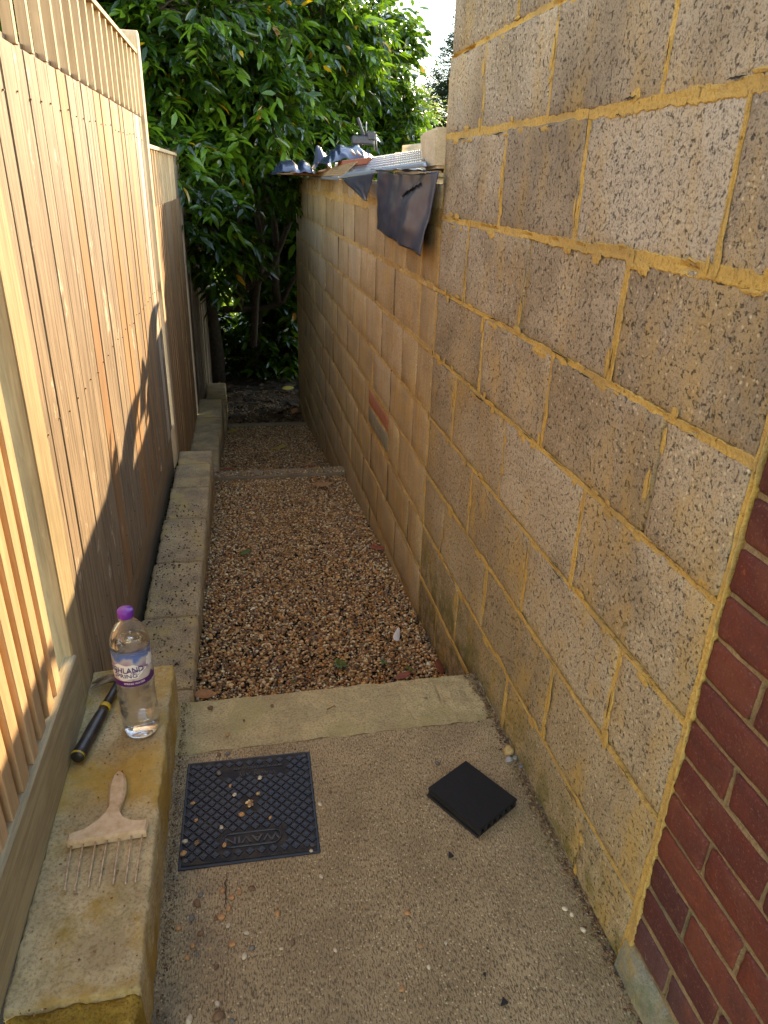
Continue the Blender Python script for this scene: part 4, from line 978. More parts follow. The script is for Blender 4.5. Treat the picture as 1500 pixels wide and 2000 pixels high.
# crumpled dark sheets
def ridge(name, prof, y0, y1, base, mat, label, sd, amp=.018):
    """crumpled film: silhouette profile (x,z) swept through depth with folds"""
    bm = bmesh.new(); rows_ = []; nv = 26; pts = []
    for (xa, za), (xb, zb_) in zip(prof[:-1], prof[1:]):
        for k in range(10): pts.append((xa+(xb-xa)*k/10, za+(zb_-za)*(k/10)**2*(3-2*k/10)))
    pts.append(prof[-1])
    for j in range(nv+1):
        v = j/nv; row = []
        for i, (x, z) in enumerate(pts):
            h = base+(z-base)*math.sin(math.pi*(.06+.80*v))**.8
            q = amp*mnoise.noise(Vector((x*14+sd, v*4, sd)))+amp*.5*mnoise.noise(Vector((x*30, v*9, sd)))
            row.append(bm.verts.new((x+q*.5, y0+(y1-y0)*v+q, max(base, h+q*.6))))
        rows_.append(row)
    for j in range(nv):
        for i in range(len(pts)-1): bm.faces.new((rows_[j][i], rows_[j][i+1], rows_[j+1][i+1], rows_[j+1][i]))
    o = link(name, from_bm(name, bm), mat); md = o.modifiers.new('thickness', 'SOLIDIFY'); md.thickness = .001
    return tag(o, label, 'plastic sheet')
ridge('plastic_sheet', [(.29, .012), (.33, .060), (.36, .091), (.427, .099), (.46, .070), (.50, .104), (.53, .09), (.563, .05)], 5.05, 5.5, .035-.03, 'film_blue', 'crumpled dark blue plastic at the far overhanging end of the wall top', 3)
ridge('plastic_sheet', [(.552, .045), (.566, .10), (.580, .187), (.60, .182), (.625, .150), (.658, .102), (.67, .05)], 5.0, 5.22, .045, 'film', 'upright shiny fold of grey plastic standing up on the wall top', 5, .010)
ridge('plastic_sheet', [(.560, .08), (.60, .120), (.64, .155), (.681, .185), (.73, .172), (.788, .186), (.83, .15), (.90, .118), (.96, .09)], 4.55, 5.0, .07, 'film_blue', 'heap of dark blue plastic sheeting under the clamp', 9, .022)
# clamp tool
cl = empty('clamp', (.78, 4.55, .17), 'dark plastic bar clamp with its handle sticking up on the sheeting', 'clamp')
box('body', .715, .835, 4.49, 4.55, .178, .222, 'clamp', cl, .006); box('jaw', .80, .845, 4.485, 4.555, .20, .247, 'clamp', cl, .006)
tube('handle', [(.785, 4.52, .215), (.765, 4.52, .265), (.745, 4.52, .312)], [(.012, .009), (.0115, .008), (.010, .008)], 'clamp', cl, 8, False)
tube('rod', [(.797, 4.52, .22), (.795, 4.52, .295)], .003, 'galv', cl, 8)
for x in (.838, .852): tube('spindle', [(x, 4.52, .235), (x+.008, 4.52, .15)], .004, 'galv', cl, 8)
for q, (x, z) in enumerate(((.70, .150), (.735, .145))):
    tube('bright_bar', [(x, 4.50, z), (x+.03, 4.50, z-.028)], .007, 'galv', cl, 8)
# white splash of paint
bm = bmesh.new()
for k in range(26):
    y = 3.95+1.6*(k/26)+random.uniform(-.04, .04); z = -1.243-.02*random.random(); h = random.uniform(.02, .16)*(1 if random.random() < .4 else .35); w = random.uniform(.004, .02)
    v = [bm.verts.new(p) for p in ((XW-.0052, y-w, z+.01), (XW-.0052, y+w, z+.012), (XW-.0052, y+w*.4, z-h), (XW-.0052, y-w*.3, z-h*.9))]; bm.faces.new(v)
t = NT('lime_splash'); t.b.inputs["Alpha"].default_value = .38; M['splash'] = t.done((.66, .60, .50), .9, None, .1)
link('lime_run', from_bm('lime_run', bm), 'splash', low)

# ------------------------------------------------------------------ loose bits
def one_pebble(x, y, z, r, col, label, name='pebble', group='loose pebbles scattered on the slab', cat='pebble', flat=.7, rough=0.16):
    bm = bmesh.new(); bmesh.ops.create_icosphere(bm, subdivisions=2, radius=1); sd = random.uniform(0, 99)
    for v in bm.verts:
        k = 1+rough*2.2*mnoise.noise(v.co*1.3+Vector((sd, 0, 0))); v.co = Vector((v.co.x*r*k*1.2, v.co.y*r*k*.9, v.co.z*r*k*flat))
    me = from_bm(name, bm); o = link(name, me, None, None, True); o.location = (x, y, z+r*flat*.55); o.rotation_euler = (0, 0, random.uniform(0, 6))
    key = 'peb_%d_%d_%d' % tuple(int(c_*100) for c_ in col)
    if key not in M: M[key] = m_plain('pebble_stone', col, .7, 0, .3, (tuple(c_*.6 for c_ in col), 120, .6))
    me.materials.append(M[key]); return tag(o, label, cat, group)
OR = (.48, .24, .10); CR = (.58, .47, .32); GY = (.17, .15, .125); BR = (.20, .11, .06); TN = (.42, .29, .15); BK = (.03, .028, .026)
names = {OR: 'orange', CR: 'cream', GY: 'grey', BR: 'brown', TN: 'tan', BK: 'black'}
def px(x, y):   # photo pixel to the slab plane (used once, for the scatter measured off the photograph)
    pitch, yaw, roll = [math.radians(a) for a in (25.1, 12.2, 2.0)]
    f = Vector((math.sin(yaw)*math.cos(pitch), math.cos(yaw)*math.cos(pitch), -math.sin(pitch))); r = Vector((math.cos(yaw), -math.sin(yaw), 0)); u = r.cross(f)
    r2_ = r*math.cos(roll)+u*math.sin(roll); u2_ = -r*math.sin(roll)+u*math.cos(roll); v = f+r2_*(x-750)/1385-u2_*(y-1000)/1385
    return v*(Z0/v.z)
z6 = lambda x, y: px(320+x/1.807, 1350+y/1.807)
on_cover = [(103, 405, OR, .007), (115, 465, OR, .006), (118, 545, BR, .009), (75, 540, CR, .008), (70, 582, OR, .009), (215, 552, OR, .007), (275, 445, OR, .009), (204, 490, CR, .007), (340, 315, CR, .008), (333, 370, TN, .007), (235, 343, OR, .006), (250, 375, CR, .007), (195, 298, GY, .009), (376, 455, OR, .006), (520, 572, CR, .005)]
spots = [(165, 60, BR, .010), (382, 52, BR, .007), (225, 155, OR, .007), (195, 225, BR, .008), (225, 222, GY, .009), (283, 103, BR, .005), (375, 707, TN, .005), (310, 698, BR, .009), (268, 712, OR, .008), (240, 730, OR, .009), (207, 706, OR, .008), (229, 768, OR, .008), (402, 788, OR, .009), (98, 802, GY, .010), (118, 752, BR, .011), (130, 720, GY, .008), (203, 800, OR, .010), (185, 803, BR, .007), (228, 828, CR, .007), (51, 838, OR, .008), (130, 857, BR, .008), (292, 855, CR, .007), (242, 895, OR, .009), (310, 908, GY, .008), (165, 908, TN, .006), (285, 938, CR, .009), (82, 942, OR, .007), (102, 900, OR, .007), (455, 888, BR, .008), (118, 932, GY, .006), (415, 910, CR, .005), (185, 975, BR, .007), (190, 1106, CR, .008), (193, 1150, BR, .013), (90, 1162, CR, .010), (240, 1165, GY, .006), (555, 655, CR, .006), (550, 400, CR, .008), (588, 357, BR, .006), (965, 256, GY, .009), (860, 785, OR, .008), (605, 915, CR, .006), (700, 762, OR, .004), (840, 1053, OR, .007), (935, 975, CR, .006), (995, 890, CR, .005), (790, 1010, BR, .006), (908, 900, OR, .005), (925, 25, GY, .006), (1415, 770, CR, .008), (1440, 790, CR, .007), (1480, 845, CR, .008)]
side = lambda X, Y: 'left of' if X < 0 else 'right of'
for (x, y, c_, r) in on_cover:
    p = z6(x, y); one_pebble(p.x, p.y, Z0+.007, r*.75, c_, '%s pebble lying on the black drain cover' % names[c_], group='%s pebbles on the drain cover' % names[c_])
for (x, y, c_, r) in spots:
    p = z6(x, y)
    where = 'on the kerb above the drain cover' if p.y > 1.49 else ('on the slab in front of the drain cover by the low wall' if p.x < .12 else ('on the slab beside the black offcut' if p.y > 1.05 else 'on the open slab towards the brick wall'))
    one_pebble(p.x, p.y, Z0, r*.72, c_, 'small %s pebble %s' % (names[c_], where), group='%s pebbles %s' % (names[c_], where))
p = px(993, 1468); one_pebble(p.x, p.y, Z0, .016, (.52, .34, .13), 'ochre mortar lump at the foot of the block wall above the black offcut', 'mortar_lump', None, 'rubble', .6, .3)
p = px(994, 1484); one_pebble(p.x, p.y, Z0, .010, (.36, .34, .31), 'pale grey stone chip just below the ochre mortar lump', 'stone_chip', None, 'stone', .6, .3)
p = px(1006, 1481); one_pebble(p.x, p.y, Z0, .007, (.26, .25, .2), 'small stone chip to the right of the pale grey one', 'stone_chip', None, 'stone', .6, .3)
p = px(1018, 1497); one_pebble(p.x, p.y, Z0, .007, GY, 'dark grey stone chip at the foot of the wall nearest the offcut', 'stone_chip', None, 'stone', .6, .3)
def chip(p, r, label, mat='deck'):
    bm = bmesh.new(); a_ = random.uniform(0, 6); v = [bm.verts.new((r*math.cos(a_+t)*k_, r*math.sin(a_+t)*k_, zz)) for zz in (0, .006) for t, k_ in ((0, 1.2), (2.0, .9), (4.1, .8))]
    bm.faces.new(v[:3][::-1]); bm.faces.new(v[3:])
    for k in range(3): bm.faces.new((v[k], v[(k+1) % 3], v[3+(k+1) % 3], v[3+k]))
    o = link('plastic_chip', from_bm('plastic_chip', bm), mat); o.location = (p.x, p.y, Z0+.001); return tag(o, label, 'chip')
chip(px(880, 1673), .0085, 'small black triangular chip lying below the black offcut')
chip(px(984, 1958), .009, 'black chip near the bottom edge of the slab')
chip(px(946, 1905), .004, 'tiny black crumb above the chip near the bottom edge')
def twig(p0, p1, r, label, z, bend=.01):
    m_ = (Vector(p0)+Vector(p1))/2+Vector((bend, bend*.5, .006))
    o = tube('twig', [(*p0[:2], z+.003), (m_.x, m_.y, z+.008), (*p1[:2], z+.004)], [r, r*.9, r*.5], 'twig', None, 6); return tag(o, label, 'twig')
q0, q1 = z6(575, 68), z6(607, 60); twig(q0, q1, .0022, 'short brown twig lying on the buff kerb', Z0)
q0, q1 = px(1136, 1830), px(1180, 1822); twig(q0, q1, .0012, 'thin dark bent twig on the slab by the foot of the wall', Z0, .006)
for (a_, b_, l_) in (((-.13, 2.26), (-.095, 2.12), 'curved pale twig on the gravel by the low wall'), ((.09, 1.96), (.14, 2.04), 'short twig on the gravel beside the kerb'), ((.50, 2.28), (.60, 2.00), 'long thin twig on the gravel near the red leaf')):
    zz = -1.617-.0976*(a_[1]-1.96)+.004; twig((*a_, 0), (*b_, 0), .0022, l_, zz, .012)
def leaf_obj(x, y, z, L, w, mat, label, rz, tilt=.3, cat='leaf', curl=.3):
    bm = bmesh.new(); rows_ = []
    for k in range(7):
        t = k/6; ww = w*math.sin(math.pi*min(1, max(0, t*.92+.04)))**.7; yy = L*(t-.5); cz = curl*L*(t-.4)**2
        rows_.append([bm.verts.new((yy, -ww, cz+ww*.45)), bm.verts.new((yy, 0, cz)), bm.verts.new((yy, ww, cz+ww*.45))])
    for a_, b_ in zip(rows_[:-1], rows_[1:]):
        for k in range(2): bm.faces.new((a_[k], b_[k], b_[k+1], a_[k+1]))
    o = link('fallen_leaf', from_bm('fallen_leaf', bm), mat, None, True); o.location = (x, y, z); o.rotation_euler = (tilt, random.uniform(-.2, .2), rz)
    md = o.modifiers.new('thickness', 'SOLIDIFY'); md.thickness = .0006
    return tag(o, label, cat)
gz = lambda y: -1.617-.0976*(y-1.96)+.010
leaf_obj(.655, 2.00, gz(2.0)+.012, .075, .020, 'deadleaf', 'dry red leaf standing against the wall at the right end of the kerb', 1.5, .5)
leaf_obj(.52, 1.985, gz(1.98)+.002, .06, .013, 'deadleaf', 'dry red leaf lying flat on the gravel at the kerb', .2, .2)
leaf_obj(-.17, 1.99, gz(1.99)+.006, .085, .016, 'deadleaf2', 'curled tan leaf in the gravel corner by the low wall', -.3, .4)
leaf_obj(.50, 4.27, gz(4.27), .15, .030, 'deadleaf2', 'orange-brown leaf on the gravel just before the second kerb', .1, .1, curl=.5)
leaf_obj(.655, 3.17, gz(3.17), .09, .018, 'deadleaf', 'dull red leaf on the gravel against the foot of the wall', -.4, .2)
leaf_obj(-.01, 3.22, gz(3.22), .06, .018, 'weed', 'small green leaf on the middle of the gravel', .3, .1)
gz2 = lambda y: -2.07-.148*(y-5.1)+.012
for (x, y, L, m_, l_, rz) in ((-.10, 6.85, .17, 'yellowleaf', 'yellow-green leaf at the back of the farther gravel bed', .1), (.33, 6.0, .15, 'yellowleaf', 'yellow-green leaf in the middle of the farther gravel bed', .2), (-.12, 5.25, .12, 'deadleaf', 'dark red leaf at the left of the farther gravel bed', -.2), (.50, 5.22, .11, 'deadleaf', 'red-brown leaf at the right of the farther gravel bed', .1)):
    leaf_obj(x, y, gz2(y), L, L*.16, m_, l_, rz, .1)
leaf_obj(.60, 7.7, -2.38, .12, .035, 'deadleaf2', 'orange leaf at the far end of the wall foot', 1.0, .3)
leaf_obj(.60, 8.7, -2.40, .16, .045, 'yellowleaf', 'yellow leaf on the litter under the laurel', .4, .3)
# feather
leaf_obj(.552, 2.25, gz(2.25)+.004, .055, .013, 'feather', 'small curled white feather on the gravel near the wall', 1.3, .3, 'feather', 1.6)
# weeds
def weed(x, y, z, n_, s_, label):
    e = empty('weed', (x, y, z), label, 'weed')
    for k in range(n_):
        a_ = 6.28*k/n_+random.uniform(-.4, .4); L = s_*random.uniform(.6, 1.1); d = Vector((math.cos(a_), math.sin(a_), 0)); s2_ = Vector((-d.y, d.x, 0))*L*.25
        bm = bmesh.new(); b_ = Vector((x, y, z)); pts = [b_, b_+d*L*.5+s2_+Vector((0, 0, L*.35)), b_+d*L*.5-s2_+Vector((0, 0, L*.35)), b_+d*L+Vector((0, 0, L*.25))]
        v = [bm.verts.new(p_) for p_ in pts]; bm.faces.new((v[0], v[2], v[1])); bm.faces.new((v[1], v[2], v[3])); link('leaf', from_bm('leaf', bm), 'weed', e)
weed(.31, 2.10, gz(2.1), 9, .035, 'largest green weed in the gravel near the kerb'); weed(.47, 2.09, gz(2.1), 6, .022, 'small weed in the gravel between the larger weed and the wall')
weed(.55, 2.02, gz(2.0), 5, .022, 'small weed in the gravel nearest the red leaves'); weed(.13, 2.02, gz(2.0), 4, .018, 'tiny weed in the gravel at the middle of the kerb')

# ------------------------------------------------------------------ trees
LV = np.array([(0, 0, 0), (.30, .155, .035), (.30, 0, 0), (.30, -.155, .035), (.70, .125, .02), (.70, 0, -.02), (.70, -.125, .02), (1.0, 0, -.09)])
LF3 = [[0, 2, 1], [0, 3, 2], [4, 5, 7], [5, 6, 7]]; LF4 = [[1, 2, 5, 4], [2, 3, 6, 5]]
LOOP = np.array([0, 2, 1, 0, 3, 2, 4, 5, 7, 5, 6, 7, 1, 2, 5, 4, 2, 3, 6, 5]); LS = np.array([3, 3, 3, 3, 4, 4])
def frames(d, up):
    d = d/np.linalg.norm(d, axis=1, keepdims=True); s = np.cross(up, d); s /= np.linalg.norm(s, axis=1, keepdims=True)+1e-9; n_ = np.cross(d, s); return d, s, n_
def leaf_transform(pos, d, L, wr, roll):
    n_ = len(pos); up = np.tile([[0, 0, 1.0]], (n_, 1))+rng.normal(0, .25, (n_, 3)); d, s, nn = frames(d, up)
    c, si = np.cos(roll)[:, None], np.sin(roll)[:, None]; s, nn = s*c+nn*si, nn*c-s*si
    return d, s, nn
def leaves_mesh(name, pos, d, s, nn, L, wr, tint):
    n_ = len(pos); V = LV[None]*L[:, None, None]; P = pos[:, None]+V[..., 0:1]*d[:, None]+V[..., 1:2]*wr*s[:, None]+V[..., 2:3]*nn[:, None]*1.3
    F = (LOOP[None]+8*np.arange(n_)[:, None]).reshape(-1); return np_mesh(name, P.reshape(-1, 3), F, np.tile(LS, n_), np.repeat(tint, 8), "tint")
def crown(regions, ntw, leaf_L, per, wr=1.0, droop=.5, yellow=.012, tw_len=(.22, .42), young=.2):
    """regions: list of (centre, radii, weight); twigs sit near each clump's shell"""
    w = np.array([r[2] for r in regions], float); w /= w.sum(); idx = rng.choice(len(regions), ntw, p=w)
    c = np.array([r[0] for r in regions])[idx]; rad = np.array([r[1] for r in regions])[idx]
    u = rng.normal(0, 1, (ntw, 3)); u /= np.linalg.norm(u, axis=1, keepdims=True); rr = rng.uniform(.45, 1.0, (ntw, 1))**.6
    o_ = c+u*rad*rr; d = u+rng.normal(0, .45, (ntw, 3)); d[:, 2] = d[:, 2]*.5-droop*rng.uniform(.3, 1.2, ntw)+.25; d /= np.linalg.norm(d, axis=1, keepdims=True)
    tl = rng.uniform(*tw_len, ntw); t = (np.arange(per)+.5)/per
    pos = o_[:, None]+d[:, None]*(tl[:, None]*t[None])[..., None]; pos[..., 2] -= (.25*tl[:, None]*t[None]**2)
    side_ = np.cross(d, np.array([0, 0, 1.0])); side_ /= np.linalg.norm(side_, axis=1, keepdims=True)+1e-9
    alt = np.where(np.arange(per) % 2 == 0, 1, -1)[None, :, None]
    ld = d[:, None]*.55+side_[:, None]*alt*.8+rng.normal(0, .28, (ntw, per, 3)); ld[..., 2] -= droop*rng.uniform(.2, 1.3, (ntw, per))
    pos = pos.reshape(-1, 3); ld = ld.reshape(-1, 3); n_ = len(pos)
    L = leaf_L*rng.uniform(.7, 1.2, n_); roll = rng.normal(0, .5, n_)
    tint = np.clip(np.repeat(rng.uniform(0, .7, ntw), per)+rng.normal(0, .1, n_), 0, .8)
    tint = np.where(np.repeat(rng.uniform(0, 1, ntw) < young, per), rng.uniform(.72, .9, n_), tint); tint = np.where(rng.uniform(0, 1, n_) < yellow, rng.uniform(.965, 1.0, n_), tint)
    D_, S_, N_ = leaf_transform(pos, ld, L, wr, roll)
    return dict(pos=pos, d=D_, s=S_, n=N_, L=L, tint=tint, tw=(o_, d, tl), wr=wr)
def add_foliage(parent, C_, mat, nparts=0, keep=None):
    k = np.ones(len(C_['pos']), bool) if keep is None else keep(C_['pos'])
    for q in ('pos', 'd', 's', 'n', 'L', 'tint'): C_[q] = C_[q][k]
    if nparts:
        p = C_['pos']; f = np.array([.1914, .8851, -.4242]); dep = p@f
        r_ = np.array([.97995, -.19673, .0316]); u_ = np.array([.05548, .42174, .90502])
        X = 750+1385*(p@r_)/dep; Y = 1000-1385*(p@u_)/dep
        ok = (dep > .5) & (X > 275) & (X < 890) & (Y > 0) & (Y < 520)
        cand = np.where(ok)[0]; ang_ = 1385*C_['L'][cand]/dep[cand]; pick = cand[np.argsort(-ang_)[:nparts*3]]; pick = rng.permutation(pick)[:nparts]
        protos = []
        for q in range(6):
            me = np_mesh('leaf', LV*np.array([1, C_['wr'], 1.3]), LOOP, LS, np.full(8, [.05, .25, .45, .6, .8, .975][q]), "tint"); me['local'] = True; me.materials.append(M[mat]); me.shade_smooth(); protos.append(me)
        base = Vector(parent.location)
        for i in pick:
            t_ = C_['tint'][i]; me = protos[5] if t_ > .96 else protos[min(4, int(t_*5.2))]
            o = bpy.data.objects.new('leaf', me); COL.objects.link(o); o.parent = parent
            Ls = C_['L'][i]; m_ = Matrix((C_['d'][i]*Ls, C_['s'][i]*Ls, C_['n'][i]*Ls)).transposed().to_4x4(); m_.translation = Vector(C_['pos'][i])-base
            o.matrix_basis = m_
        kk = np.ones(len(C_['pos']), bool); kk[pick] = False
        for q in ('pos', 'd', 's', 'n', 'L', 'tint'): C_[q] = C_[q][kk]
    me = leaves_mesh('foliage', C_['pos'], C_['d'], C_['s'], C_['n'], C_['L'], C_['wr'], C_['tint'])
    o = link('foliage', me, mat, parent, True); o['kind'] = 'stuff'; return o
def twigs_mesh(parent, C_, mat='bark', r=.004, frac=1.0):
    o_, d, tl = C_['tw']; k = rng.uniform(0, 1, len(o_)) < frac; o_, d, tl = o_[k], d[k], tl[k]; n_ = len(o_)
    s = np.cross(d, [0, 0, 1.0]); s /= np.linalg.norm(s, axis=1, keepdims=True)+1e-9; u = np.cross(d, s)
    ring = [(1, 0), (-.5, .87), (-.5, -.87)]; V = []
    for t, rr, sg in ((-.8, r*1.6, 0), (.0, r, 0), (1.0, r*.5, -.25)):
        c = o_+d*(tl*t)[:, None]; c[:, 2] += sg*tl
        for a_, b_ in ring: V.append(c+s*rr*a_+u*rr*b_)
    V = np.stack(V, 1); F = []
    for q in range(2):
        for k_ in range(3): F += [q*3+k_, q*3+(k_+1) % 3, (q+1)*3+(k_+1) % 3, (q+1)*3+k_]
    F = (np.array(F)[None]+9*np.arange(n_)[:, None]).reshape(-1)
    o = link('twigs', np_mesh('twigs', V.reshape(-1, 3), F, np.full(n_*6, 4)), mat, parent); o['kind'] = 'stuff'
def sub_clumps(RG, k, f):
    out = []
    for c, r, w in RG:
        kk = max(2, int(k*(r[0]*r[2]/.25)**.7))
        for q in range(kk):
            u = rng.normal(0, 1, 3); u /= np.linalg.norm(u); t = rng.uniform(.45, 1.0)
            s_ = rng.uniform(.16, .30)
            out.append((tuple(np.array(c)+u*np.array(r)*t), (s_*1.1, s_, s_*.9), w/kk))
    return out
# overhanging laurel (front left and centre), keeps clear of the sun's path to the fence
lt = empty('laurel_tree', (.0, 9.2, -2.46), 'big glossy laurel tree overhanging the far end of the passage', 'tree')
RG = [((-1.15, 6.9, 1.2), (.55, .5, .9), 2.2), ((-.75, 7.1, .9), (.5, .45, .8), 2.2), ((-.35, 7.0, .85), (.45, .45, .7), 2.4), ((-.65, 6.8, .2), (.3, .3, .35), 1.1), ((-.35, 6.75, -.05), (.22, .25, .3), .5),
      ((-.10, 6.8, -.52), (.22, .2, .20), .40), ((-.28, 6.6, -.25), (.15, .2, .2), .25), ((.15, 7.3, .95), (.45, .4, .75), 2.2), ((.20, 7.5, .25), (.35, .35, .35), 1.1), ((.42, 7.6, -.1), (.25, .25, .2), .2), ((.65, 8.1, 1.1), (.5, .45, .8), 2.2), ((.70, 8.1, .45), (.4, .4, .4), 1.3),
      ((1.15, 8.9, 1.25), (.5, .5, .7), 2.2), ((1.15, 8.9, .5), (.5, .5, .5), 1.7), ((1.65, 9.6, 1.0), (.5, .5, .6), 1.6), ((1.75, 9.5, .35), (.5, .45, .45), 1.4), ((2.15, 10.0, .85), (.33, .4, .4), .55), ((.3, 8.2, 1.9), (.9, .7, .5), 2.0), ((-.9, 7.6, 2.1), (.9, .6, .5), 2.0)]
Cc_ = crown(sub_clumps(RG, 8, .42), 4900, .138, 9, 1.0, .6, .014, (.16, .30), .2)
def keepf(p):
    xl = -.42+(p[:, 1]-4.15)/1.78; return ~((p[:, 0] > xl) & (p[:, 2] < 2.6) & (p[:, 2] > -.2) & (p[:, 1] < 8.6)) & ~((p[:, 0] < -.36) & (p[:, 1] < 6.2)) & (p[:, 2] > -1.4)
twigs_mesh(lt, Cc_, frac=.5); add_foliage(lt, Cc_, 'laurel', 300, keepf)
def limb(pts, radii, parent, name='branch', n_=8):
    P_ = []; R_ = []
    for i in range(len(pts)-1):
        for k in range(5):
            t = k/5; a_ = Vector(pts[i])*(1-t)+Vector(pts[i+1])*t; P_.append(a_+Vector((nz(a_.x, a_.z, 1, 2.3), nz(a_.y, a_.z, 4, 2.3), 0))*.07); R_.append(radii[i]*(1-t)+radii[i+1]*t)
    P_.append(Vector(pts[-1])); R_.append(radii[-1]); return tube(name, P_, R_, 'bark', parent, n_)
limb([(-.25, 9.3, -2.5), (-.30, 9.2, -1.5), (-.42, 9.0, -.6), (-.55, 8.4, .5), (-.7, 7.8, 1.6)], [.11, .10, .085, .06, .03], lt, 'trunk', 12)
limb([(.30, 9.6, -2.5), (.28, 9.5, -1.2), (.45, 9.2, 0), (.6, 8.8, 1.4)], [.07, .06, .05, .03], lt, 'trunk', 10)
for pts in ([(-.1, 9.25, -1.52), (.35, 9.2, -1.50), (.62, 9.1, -1.40), (.85, 8.9, -.9), (1.0, 8.8, .2)], [(-.4, 9.0, -.7), (-.1, 8.2, .1), (.3, 7.7, .8)], [(.45, 9.2, -.1), (.8, 9.0, .3), (1.3, 9.1, 1.0)], [(-.55, 8.5, .4), (-.45, 7.6, .35), (-.3, 6.9, .25)], [(.1, 9.0, -1.5), (.12, 8.8, -.4), (.15, 8.2, .5)], [(.55, 9.1, -1.4), (.50, 8.8, -.5), (.42, 8.4, .2)], [(.2, 8.9, -1.9), (.33, 8.7, -.9), (.3, 8.3, .1)], [(.05, 8.9, -1.3), (.42, 8.6, -1.0), (.66, 8.5, -.45)], [(-.3, 8.2, .4), (-.15, 7.3, -.1), (-.1, 6.9, -.45)]):
    limb(pts, [.045, .036, .028, .02, .014][:len(pts)], lt)
# shaded inner laurel behind, added shading mass right of the wall, and deep hedge
hd = empty('laurel_hedge', (.4, 11, -2.5), 'dark laurel hedge in the shade behind the overhanging laurel, with unseen clumps added to block the sky', 'hedge')
RH = [((-1.7, 10.2, -.9), (.7, .5, 1.3), 2.6), ((-.75, 10.3, -.1), (.5, .5, .7), 1.6), ((-.95, 10.3, -1.6), (.45, .5, .8), 1.4), ((.0, 10.4, .1), (.5, .5, .7), 1.8), ((.75, 10.3, -.2), (.5, .5, .8), 2.0), ((.85, 10.4, -1.7), (.5, .5, .8), 1.8), ((.42, 10.5, -1.0), (.3, .4, .4), .8), ((.45, 10.5, -2.1), (.35, .4, .4), .7),
      ((1.7, 10.6, -.8), (.7, .7, 1.5), 2.6), ((2.6, 10.9, -.6), (.7, .6, 1.3), 2.0), ((1.6, 10.5, .6), (.8, .6, .6), 1.6), ((-.3, 10.2, 1.2), (1.2, .6, .8), 2.4), ((.55, 9.75, -1.9), (.35, .25, .5), .9), ((.62, 9.7, -.9), (.3, .25, .45), .8), ((-.55, 9.8, -1.9), (.25, .25, .6), .6), ((.25, 9.9, -.35), (.5, .25, .35), .8), ((.1, 9.9, -2.35), (.5, .2, .2), .4), ((-2.6, 9.6, .6), (1.0, 1.2, 1.3), 2.2), ((0, 10.5, 2.9), (2.2, 1.2, .6), 2.6), ((-2.2, 8.2, 2.6), (1.2, 1.0, .6), 1.6), ((1.5, 11.2, 1.8), (1.2, .6, .5), 1.4), ((-1.6, 9.3, .9), (.8, .8, 1.2), 2.0)]  # outer clumps overhead, left and right are unseen, added to block sky and sun
Ch = crown(RH, 5600, .18, 10, 1.15, .5, .004, (.25, .42), .1); add_foliage(hd, Ch, 'laurel', 0); twigs_mesh(hd, Ch, frac=.25)
for k in range(9): limb([(-1.6+.45*k, 10.7, -2.5), (-1.5+.44*k+random.uniform(-.2, .2), 10.6, -1), (-1.4+.43*k, 10.5, .6)], [.05, .04, .02], hd, 'stem', 7)
# sunlit shrub seen through the gap
sh = empty('shrub', (-.1, 13.2, -2.5), 'bright sunlit green shrub glimpsed through the gap under the laurel', 'shrub')
Cs = crown([((-.15, 13.0, -1.9), (.45, .4, .5), 2), ((.15, 13.0, -2.4), (.5, .4, .5), 1.5), ((-.6, 13.2, -1.5), (.5, .5, .8), 1.5), ((.5, 13.3, -1.6), (.5, .5, .7), 1.2)], 520, .085, 10, 1.25, .3, .0, (.2, .35), .6); add_foliage(sh, Cs, 'shrub', 0)
limb([(-.1, 13.2, -2.6), (-.1, 13.1, -2.1), (-.1, 13.0, -1.6)], [.04, .03, .015], sh, 'stem', 7)
# far dark hedge across the garden
fh = empty('hedge', (0, 19, -2.6), 'far dark garden hedge behind the laurel', 'hedge')
Cf = crown([((-4.5+1.5*k, 19+.3*(k % 2), -1.5), (1.2, .7, 1.3), 1) for k in range(8)], 1700, .20, 9, 1.3, .3, .0, (.3, .6), .3); add_foliage(fh, Cf, 'conifer', 0)
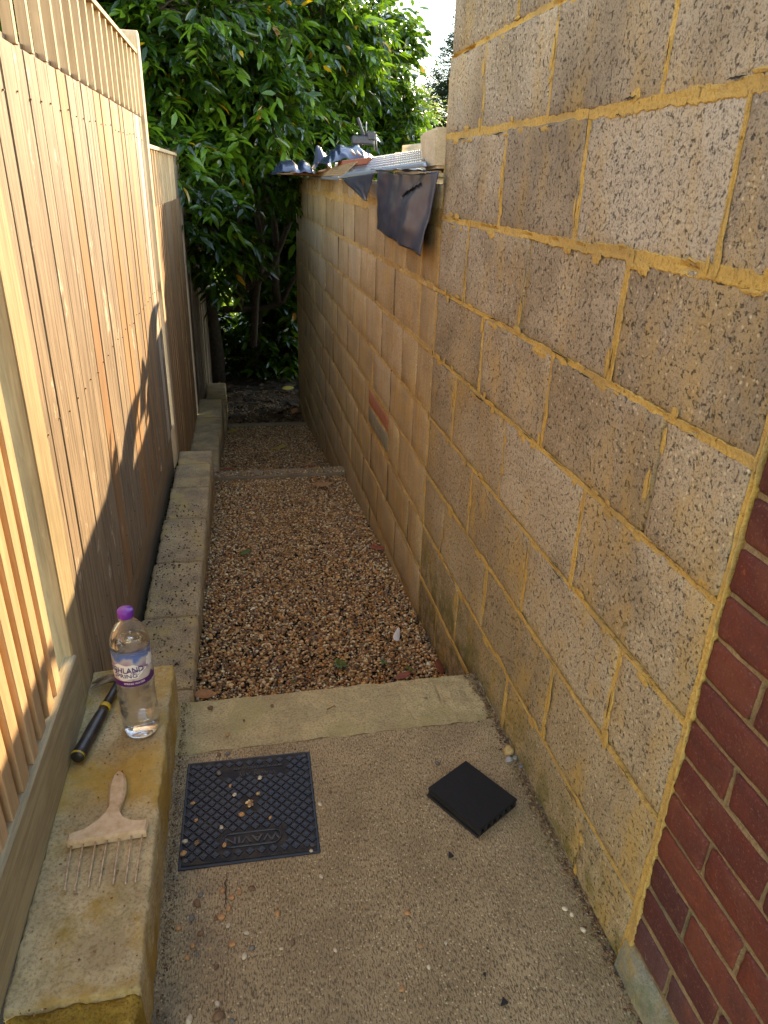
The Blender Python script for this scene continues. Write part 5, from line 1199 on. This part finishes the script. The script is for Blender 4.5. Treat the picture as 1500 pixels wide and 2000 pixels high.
# fine yellow-green tree and dark conifer over the wall
ft = empty('small_tree', (2.8, 12.0, -2.4), 'small fine-leaved yellow-green tree behind the wall right of the laurel', 'tree')
Ct = crown([((2.62, 12.0, .95), (.36, .4, .4), 2), ((2.75, 12.1, .45), (.36, .4, .35), 1.2), ((2.35, 11.9, 1.25), (.3, .4, .3), 1), ((2.95, 12.0, .98), (.16, .2, .2), .4), ((3.05, 11.9, .12), (.3, .3, .16), .5)], 900, .05, 14, 1.1, .2, .01, (.18, .35), .5); add_foliage(ft, Ct, 'fine', 0)
limb([(2.7, 12.1, -2.5), (2.75, 12.0, -.5), (2.8, 12.0, 1.2)], [.06, .045, .015], ft, 'trunk', 8)
for e_ in ((2.45, 11.9, 1.5), (3.05, 12.0, 1.3), (3.0, 12.1, .5)): limb([(2.76, 12.0, -.2), e_], [.025, .008], ft)
cf = empty('conifer_tree', (5.0, 17.5, -2.5), 'tall dark conifer in the gap between the laurel and the tall wall', 'tree')
Cn = crown([((4.85, 17.5, .3), (1.05, .7, .9), 3), ((4.9, 17.5, 1.2), (.85, .6, .8), 2.6), ((5.15, 17.5, 2.2), (.5, .5, .65), 1.4), ((5.35, 17.5, 3.0), (.30, .3, .55), .7), ((4.25, 17.4, .2), (.5, .5, .6), 1), ((4.45, 17.4, 1.0), (.4, .4, .5), .7)], 5200, .07, 16, .8, .1, .0, (.2, .4), .15); add_foliage(cf, Cn, 'conifer', 0)
limb([(5.0, 17.5, -2.6), (5.0, 17.5, 0), (5.2, 17.5, 2.8)], [.15, .10, .02], cf, 'trunk', 8)

# hairline crack below the drain cover
bm = bmesh.new(); q_ = [px(441-2*nz(k, 0, 1, .7)*3, 1700+9*k) for k in range(10)]
for k in range(9):
    w0, w1 = .0012*math.sin(math.pi*k/9), .0012*math.sin(math.pi*(k+1)/9); a_, b_ = q_[k], q_[k+1]; zz = Z0+.0042
    vs_ = [(a_.x-w0, a_.y, zz), (a_.x+w0+.0003, a_.y, zz), (b_.x+w1+.0003, b_.y, zz), (b_.x-w1, b_.y, zz)]
    bm.faces.new([bm.verts.new(p_) for p_ in vs_])
tag(link('slab_crack', from_bm('slab_crack', bm), 'soil'), 'short hairline crack in the slab below the drain cover', None, None, 'structure')
